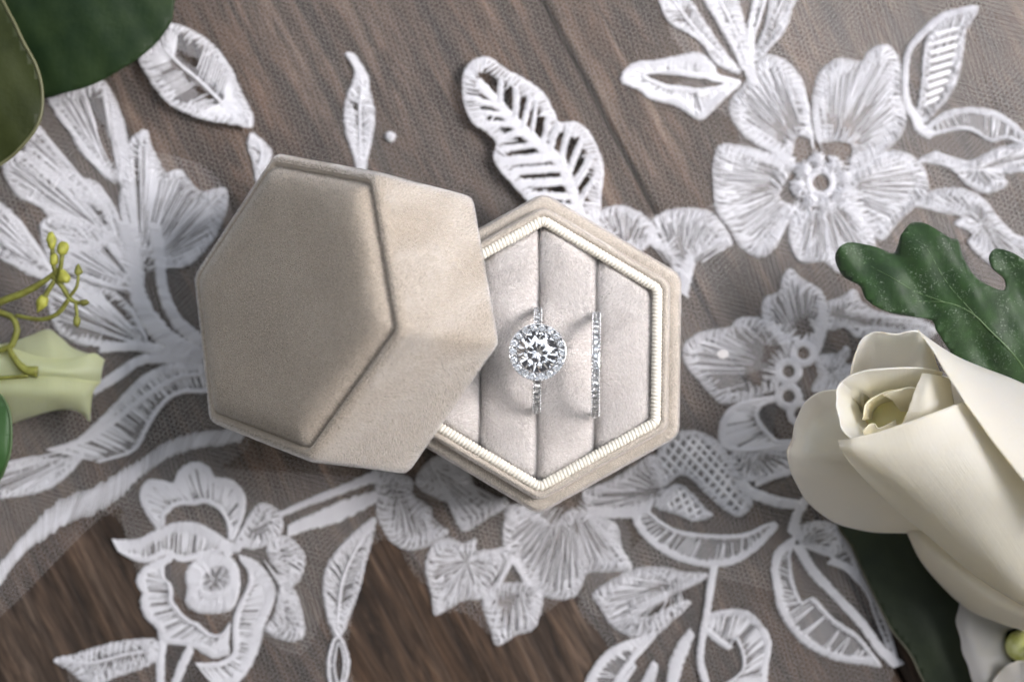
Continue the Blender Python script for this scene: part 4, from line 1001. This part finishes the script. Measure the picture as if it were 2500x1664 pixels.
# drops on the lower petal
M9 = lambda x, y: ((1900 + x / 1.37) / 1.0611, (520 + y / 1.37) / 1.0611)
for (x, y), zz, r, lb in (((562, 1188), 18.6, .38, 'small water drop on the lower rose petal, uppermost of the six'), ((597, 1225), 18.3, .55, 'large water drop on the lower rose petal, second from the top at its outer edge'),
        ((650, 1225), 21.0, .35, 'tiny water drop set in from the edge of the lower rose petal'), ((630, 1297), 15.6, .45, 'water drop on the lower rose petal, halfway down its outer edge'),
        ((710, 1330), 15.6, .5, 'round water drop on the lower rose petal just above the small ruffled white flower'), ((788, 1348), 15.2, .6, 'largest water drop on the lower rose petal, nearest the right edge of the photo')):
    c = P(*M9(x, y), zz); v, f = sphere_bits([((0, 0, 0), 1)], 12, 8)
    v = [(c.x + q[0] * r, c.y + q[1] * r, c.z + q[2] * r * .75) for q in v]
    tag(mk('water_drop', v, f, M_water), lb, 'water drop', 'drops on the rose petal')

# second flower at the bottom right
fc_ = P(2300, 1500, 1)
fl = thing('white_flower', 'small ruffled white flower below the rose at the bottom right corner', 'flower', (fc_.x, fc_.y, .8))
sheet('petal', [[(2320, 1385, 9), (2262, 1385, 10), (2218, 1380, 11), (2203, 1410, 11), (2206, 1460, 10), (2218, 1510, 9), (2235, 1560, 8), (2262, 1620, 7)],
    [(2330, 1410, 9), (2282, 1412, 10.5), (2250, 1412, 11), (2240, 1435, 11), (2243, 1470, 10.5), (2256, 1510, 9.5), (2275, 1555, 9), (2300, 1610, 8)],
    [(2345, 1440, 7), (2330, 1445, 7), (2318, 1450, 7), (2312, 1462, 7), (2312, 1480, 7), (2320, 1505, 7), (2335, 1540, 7), (2360, 1590, 7)]], M_white_petal, fl, depth=(0, .3), wob=.5)
sheet('petal', [[(2262, 1620, 10), (2300, 1545, 11), (2340, 1520, 12), (2400, 1530, 12), (2450, 1580, 10)], [(2290, 1660, 8), (2320, 1590, 9), (2355, 1570, 9), (2400, 1580, 9), (2440, 1620, 8)], [(2340, 1700, 5), (2350, 1650, 5), (2365, 1630, 5), (2395, 1640, 5), (2420, 1670, 5)]], M_white_petal, fl, wob=.4)
sheet('petal', [[(2330, 1400, 12), (2380, 1395, 13), (2430, 1410, 13), (2470, 1460, 12)], [(2340, 1430, 11), (2380, 1430, 11.5), (2420, 1440, 11.5), (2440, 1480, 11)], [(2350, 1455, 8), (2375, 1455, 8), (2400, 1465, 8), (2410, 1490, 8)]], M_white_petal, fl, wob=.4)
bits = [((*P(2330 + random.uniform(-8, 40), 1468 + random.uniform(-14, 50), 0)[:2], 12 + random.uniform(-1, 2)), random.uniform(.25, .6)) for _ in range(26)]
v, f = sphere_bits(bits, 7, 5); mk('stamens', v, f, m_leaf('stamen', (.05, .035, .02), (.62, .55, .42), 1.6), fl)['kind'] = 'stuff'
v, f = sphere_bits([(tuple(P(2350, 1485, 8)), 3.4)], 14, 9); mk('flower_centre', v, f, m_leaf('centre_green', (.42, .46, .12), (.60, .62, .34), .5), fl)

# leaves
def leaf_thing(name, label, cat, pts, z, mat, hump=2.0, tilt=(0, 0), edge=None, parent=None, res=1.4, vein=None, sag=None, crinkle=.35):
    """outline (picture points) filled on a grid and bowed; solid thickness"""
    poly = spline(np.array([tuple(P(x, y, z))[:2] for x, y in pts]), True, .8)
    c = poly.mean(0)
    t = parent or thing(name, label, cat, (c[0], c[1], .8))
    lo, hi = poly.min(0), poly.max(0); sz = max(hi - lo)
    bm = bmesh.new(); vs = [bm.verts.new((x, y, 0)) for x, y in poly]
    es = [bm.edges.new((vs[i], vs[(i + 1) % len(vs)])) for i in range(len(vs))]
    fcs = bm.faces.new(vs)
    geom = list(bm.faces)
    for ax, no in ((0, (1, 0, 0)), (1, (0, 1, 0))):
        q = lo[ax] + res
        while q < hi[ax]:
            co = [0, 0, 0]; co[ax] = q
            bmesh.ops.bisect_plane(bm, geom=list(bm.verts) + list(bm.edges) + list(bm.faces), plane_co=co, plane_no=no, dist=1e-5); q += res
    bmesh.ops.triangulate(bm, faces=[f_ for f_ in bm.faces if len(f_.verts) > 4])
    bm.verts.index_update(); V = np.array([v_.co[:] for v_ in bm.verts]); F = [[v_.index for v_ in f_.verts] for f_ in bm.faces]; bm.free()
    d = V[:, :2] - c
    def height(d):
        r2 = (d ** 2).sum(-1) / (sz / 2) ** 2
        zz = z + hump * (1 - r2) + d[..., 0] * tilt[0] + d[..., 1] * tilt[1] + crinkle * np.sin(d[..., 0] * .35 + 1) * np.cos(d[..., 1] * .3) + crinkle * .35 * np.sin(d[..., 0] * .9 + d[..., 1] * .5)
        return np.maximum(zz, 1.6) if sag is None else zz
    V[:, 2] = height(d)
    mk('blade', V, F, mat, t, solid=.45)
    if edge:
        tube('leaf_rim', np.column_stack([poly, height(poly - c) + .15]), edge[1], edge[0], t, True)
    if vein:
        for vp, w in vein:
            q = spline(np.array([tuple(P(x, y, z))[:2] for x, y in vp]), False, 1.0)
            tube('vein', np.column_stack([q, height(q - c) + .22]), w, M_vein, t, False, taper=True)
    return t
def tube(name, path, r, mat, parent, closed=False, n=8, taper=False):
    p = np.asarray(path, float); m = len(p)
    tg = (np.roll(p, -1, 0) - np.roll(p, 1, 0)) if closed else np.gradient(p, axis=0)
    tg /= np.linalg.norm(tg, axis=1)[:, None] + 1e-9
    up = np.array([0, 0, 1.0]); V, F = [], []
    rs = r if hasattr(r, '__len__') else np.full(m, r)
    if hasattr(r, '__len__'): rs = np.interp(np.linspace(0, 1, m), np.linspace(0, 1, len(r)), r)
    if taper: rs = rs * np.linspace(1, .35, m)
    for i in range(m):
        a = np.cross(tg[i], up); a = a / (np.linalg.norm(a) + 1e-9) if np.linalg.norm(a) > 1e-3 else np.array([1.0, 0, 0]); b = np.cross(a, tg[i])
        for k in range(n):
            w = 2 * math.pi * k / n; V.append(p[i] + (a * math.cos(w) + b * math.sin(w)) * rs[i])
    for i in range(m if closed else m - 1):
        j = (i + 1) % m
        for k in range(n): l = (k + 1) % n; F.append((i * n + k, i * n + l, j * n + l, j * n + k))
    if not closed:
        F += [tuple(range(n - 1, -1, -1)), tuple((m - 1) * n + k for k in range(n))]
    return mk(name, V, F, mat, parent)
def path3(pts, sp=.6):
    p = np.array([tuple(P(*q)) for q in pts]); L = np.linalg.norm(np.diff(p, axis=0), axis=1).sum()
    return cr1(p, max(6, int(L / sp)))

leaf_thing('round_leaf', 'broad blue green leaf in the top left corner, behind the olive one', 'leaf',
    [(20, -60), (110, -90), (300, -90), (405, -40), (402, 10), (392, 60), (332, 130), (232, 190), (150, 215), (90, 220), (40, 150), (0, 60)], 10, M_euc1, 3, (.02, .02))
leaf_thing('round_leaf', 'olive green leaf with a pale rim overlapping at the top left edge', 'leaf',
    [(-120, -60), (-20, -30), (30, 40), (60, 100), (90, 160), (101, 220), (92, 285), (50, 342), (5, 378), (-60, 420), (-160, 380), (-200, 150)], 20, M_euc2, 3, (-.03, .0), edge=(M_rim, .38))
leaf_thing('small_leaf', 'small dark green leaf cut off by the left edge below the pale flower', 'leaf',
    [(-60, 900), (-20, 900), (8, 915), (26, 950), (31, 1000), (25, 1050), (2, 1100), (-40, 1140), (-90, 1060), (-90, 950)], 22, m_leaf('mid_leaf', (.02, .06, .012), (.03, .085, .02)), 2, (.0, .0), edge=(M_vein, .3))
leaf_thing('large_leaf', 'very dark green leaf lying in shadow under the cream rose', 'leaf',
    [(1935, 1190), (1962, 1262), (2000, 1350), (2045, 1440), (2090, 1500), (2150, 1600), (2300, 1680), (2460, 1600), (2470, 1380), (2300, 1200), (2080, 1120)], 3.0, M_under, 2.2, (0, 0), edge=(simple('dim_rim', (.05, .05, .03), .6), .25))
lob = [M9(x, y) for x, y in ((186, 150), (203, 110), (250, 100), (320, 115), (375, 138), (392, 110), (400, 75), (432, 38), (475, 38), (520, 68), (560, 90), (588, 92), (603, 150), (640, 218), (700, 250), (745, 258), (742, 222), (700, 190), (688, 150), (712, 122), (760, 134), (830, 178), (900, 240), (960, 330), (980, 460),
       (900, 570), (800, 585), (700, 560), (600, 500), (520, 400), (500, 358), (420, 345), (335, 325), (285, 290), (265, 245), (215, 210))]
leaf_thing('lobed_leaf', 'green lobed leaf with woolly white flecks behind the cream rose', 'leaf', lob, 27, M_lobe, 4, (-.04, .06), vein=[([M9(900, 600), M9(800, 500), M9(700, 400), M9(620, 330), M9(540, 300), M9(440, 295)], .26), ([M9(640, 345), M9(560, 250), M9(470, 110)], .13), ([M9(540, 300), M9(400, 240), M9(260, 150)], .12)], res=1.2, sag=1, crinkle=1.3)

# pale green flower at the left edge
gc = P(100, 870, 6)
gf = thing('pale_flower', 'pale yellow green flower with pointed petals at the left edge', 'flower', (gc.x, gc.y, .8))
R4 = lambda x, y, z: ((x / 2.6133) / 1.0611, (500 + y / 2.6133) / 1.0611, 1.5 + z * .6)
G_ = lambda rows, **kw: sheet('petal', [[R4(*q) for q in r] for r in rows], M_green_petal, gf, **kw)
G_([[(-150, 900, 12), (60, 880, 14), (200, 830, 15), (310, 795, 15), (390, 850, 14), (470, 915, 13), (570, 950, 12)],
    [(-150, 980, 16), (60, 960, 17), (200, 930, 18), (310, 910, 18), (390, 930, 17), (470, 960, 16), (570, 970, 14)],
    [(-150, 1060, 18), (60, 1060, 20), (200, 1060, 20), (310, 1060, 20), (390, 1060, 19), (470, 1060, 18), (600, 1060, 16)]], depth=(0, .1), wob=.2, tint=.1)
G_([[(-150, 900, 20), (40, 900, 21), (120, 930, 22), (250, 970, 22), (400, 985, 21), (520, 965, 20), (600, 945, 18), (668, 985, 16)],
    [(-150, 1000, 23), (40, 1000, 24), (120, 1010, 25), (250, 1040, 25), (400, 1060, 24), (520, 1060, 22), (590, 1050, 20), (650, 1060, 17)],
    [(-150, 1100, 22), (40, 1110, 23), (120, 1110, 23), (250, 1110, 23), (400, 1110, 22), (520, 1120, 20), (580, 1130, 18), (640, 1130, 15)]], depth=(.25, .0), wob=.15)
G_([[(-150, 1080, 24), (40, 1095, 25), (180, 1095, 25), (330, 1090, 24), (450, 1100, 22), (560, 1120, 20), (640, 1130, 17)],
    [(-150, 1200, 24), (40, 1210, 25), (180, 1210, 25), (330, 1205, 24), (450, 1210, 22), (540, 1220, 20), (590, 1200, 17)],
    [(-150, 1330, 16), (40, 1340, 17), (180, 1325, 17), (330, 1290, 16), (450, 1290, 16), (530, 1320, 15), (575, 1365, 14)],
    [(-150, 1400, 8), (40, 1395, 8), (180, 1355, 8), (330, 1312, 8), (450, 1300, 9), (520, 1325, 10), (572, 1368, 12)]], depth=(.3, .1), wob=.15)
G_([[(-150, 950, 10), (100, 900, 8), (300, 880, 7), (480, 960, 6), (620, 1000, 8)], [(-150, 1150, 2), (100, 1150, 1.6), (300, 1120, 1.6), (450, 1120, 2), (560, 1120, 5)], [(-150, 1380, 7), (100, 1360, 7), (300, 1300, 7), (440, 1290, 7), (540, 1300, 8)]], wob=0)

# budding sprig in front of it
sg = P(60, 760, 25)
sp_ = thing('bud_sprig', 'thin branching sprig with yellow green buds above the pale flower', 'sprig', (sg.x, sg.y, .8))
Z0 = 26
def twig(pts, r, name='stem'): return tube(name, path3([R4(x, y, z) for x, y, z in pts]), r, M_stem, sp_)
twig([(-120, 690, 24), (0, 620, 25), (150, 560, 27), (260, 500, 28), (330, 450, 29), (390, 400, 30)], [.8, .75, .6, .5])
twig([(-120, 640, 22), (0, 685, 23), (80, 720, 24), (108, 790, 25), (90, 860, 25), (50, 910, 25), (-120, 960, 24)], [.7, .65, .7, .65])
twig([(50, 905, 25), (100, 990, 26), (160, 1050, 26), (240, 1065, 25.6)], [.6, .7, .9, 1.2])
twig([(-120, 1110, 26), (40, 1100, 26.5), (180, 1090, 26)], [.45, .4, .35])
twig([(330, 450, 29), (390, 510, 29), (440, 590, 29), (480, 620, 29), (540, 622, 29)], [.6, .55, .45, .35])
twig([(440, 600, 29), (370, 690, 28), (260, 730, 27), (100, 705, 25)], [.5, .5, .45, .4])
twig([(480, 620, 29), (490, 690, 29), (490, 745, 29)], [.4, .35, .3]); twig([(440, 590, 29), (490, 520, 30), (500, 430, 30)], [.4, .35, .3])
twig([(370, 470, 29), (340, 380, 30), (335, 280, 31)], [.5, .5, .5]); twig([(380, 460, 29), (390, 370, 31), (400, 290, 31)], [.5, .5, .5]); twig([(350, 480, 29), (300, 560, 29), (265, 640, 29)], [.5, .55, .6])
def bud(x, y, z, r, L, ang, mat=None):
    c = P(*R4(x, y, z)); v, f = sphere_bits([((0, 0, 0), 1)], 14, 10); v = [(q[0] * (1 + .12 * math.sin(5 * q[1] + x)), q[1] + .12 * math.sin(4 * q[0] + y), q[2]) for q in v]; ca, sa = math.cos(ang), math.sin(ang); V = []
    for a, b, q in v:
        k = 1 - .28 * b; X = a * r * k; Y = b * L; V.append((c.x + X * ca - Y * sa, c.y + X * sa + Y * ca, c.z + q * r * k))
    mk('bud', V, f, mat or M_bud, sp_)
bud(328, 225, 31, 1.0, 1.9, .1); bud(402, 275, 31, 1.25, 1.5, -.3); bud(345, 345, 30.5, .95, 1.4, 0); bud(405, 455, 30, 1.25, 1.6, .2); bud(265, 630, 29, 1.1, 1.9, 2.7)
bud(500, 415, 30, .8, 1.2, .1, M_stem); bud(540, 622, 29, .7, 1.0, -1.4, M_stem); bud(490, 745, 29, .8, 1.2, 3.1, M_stem)
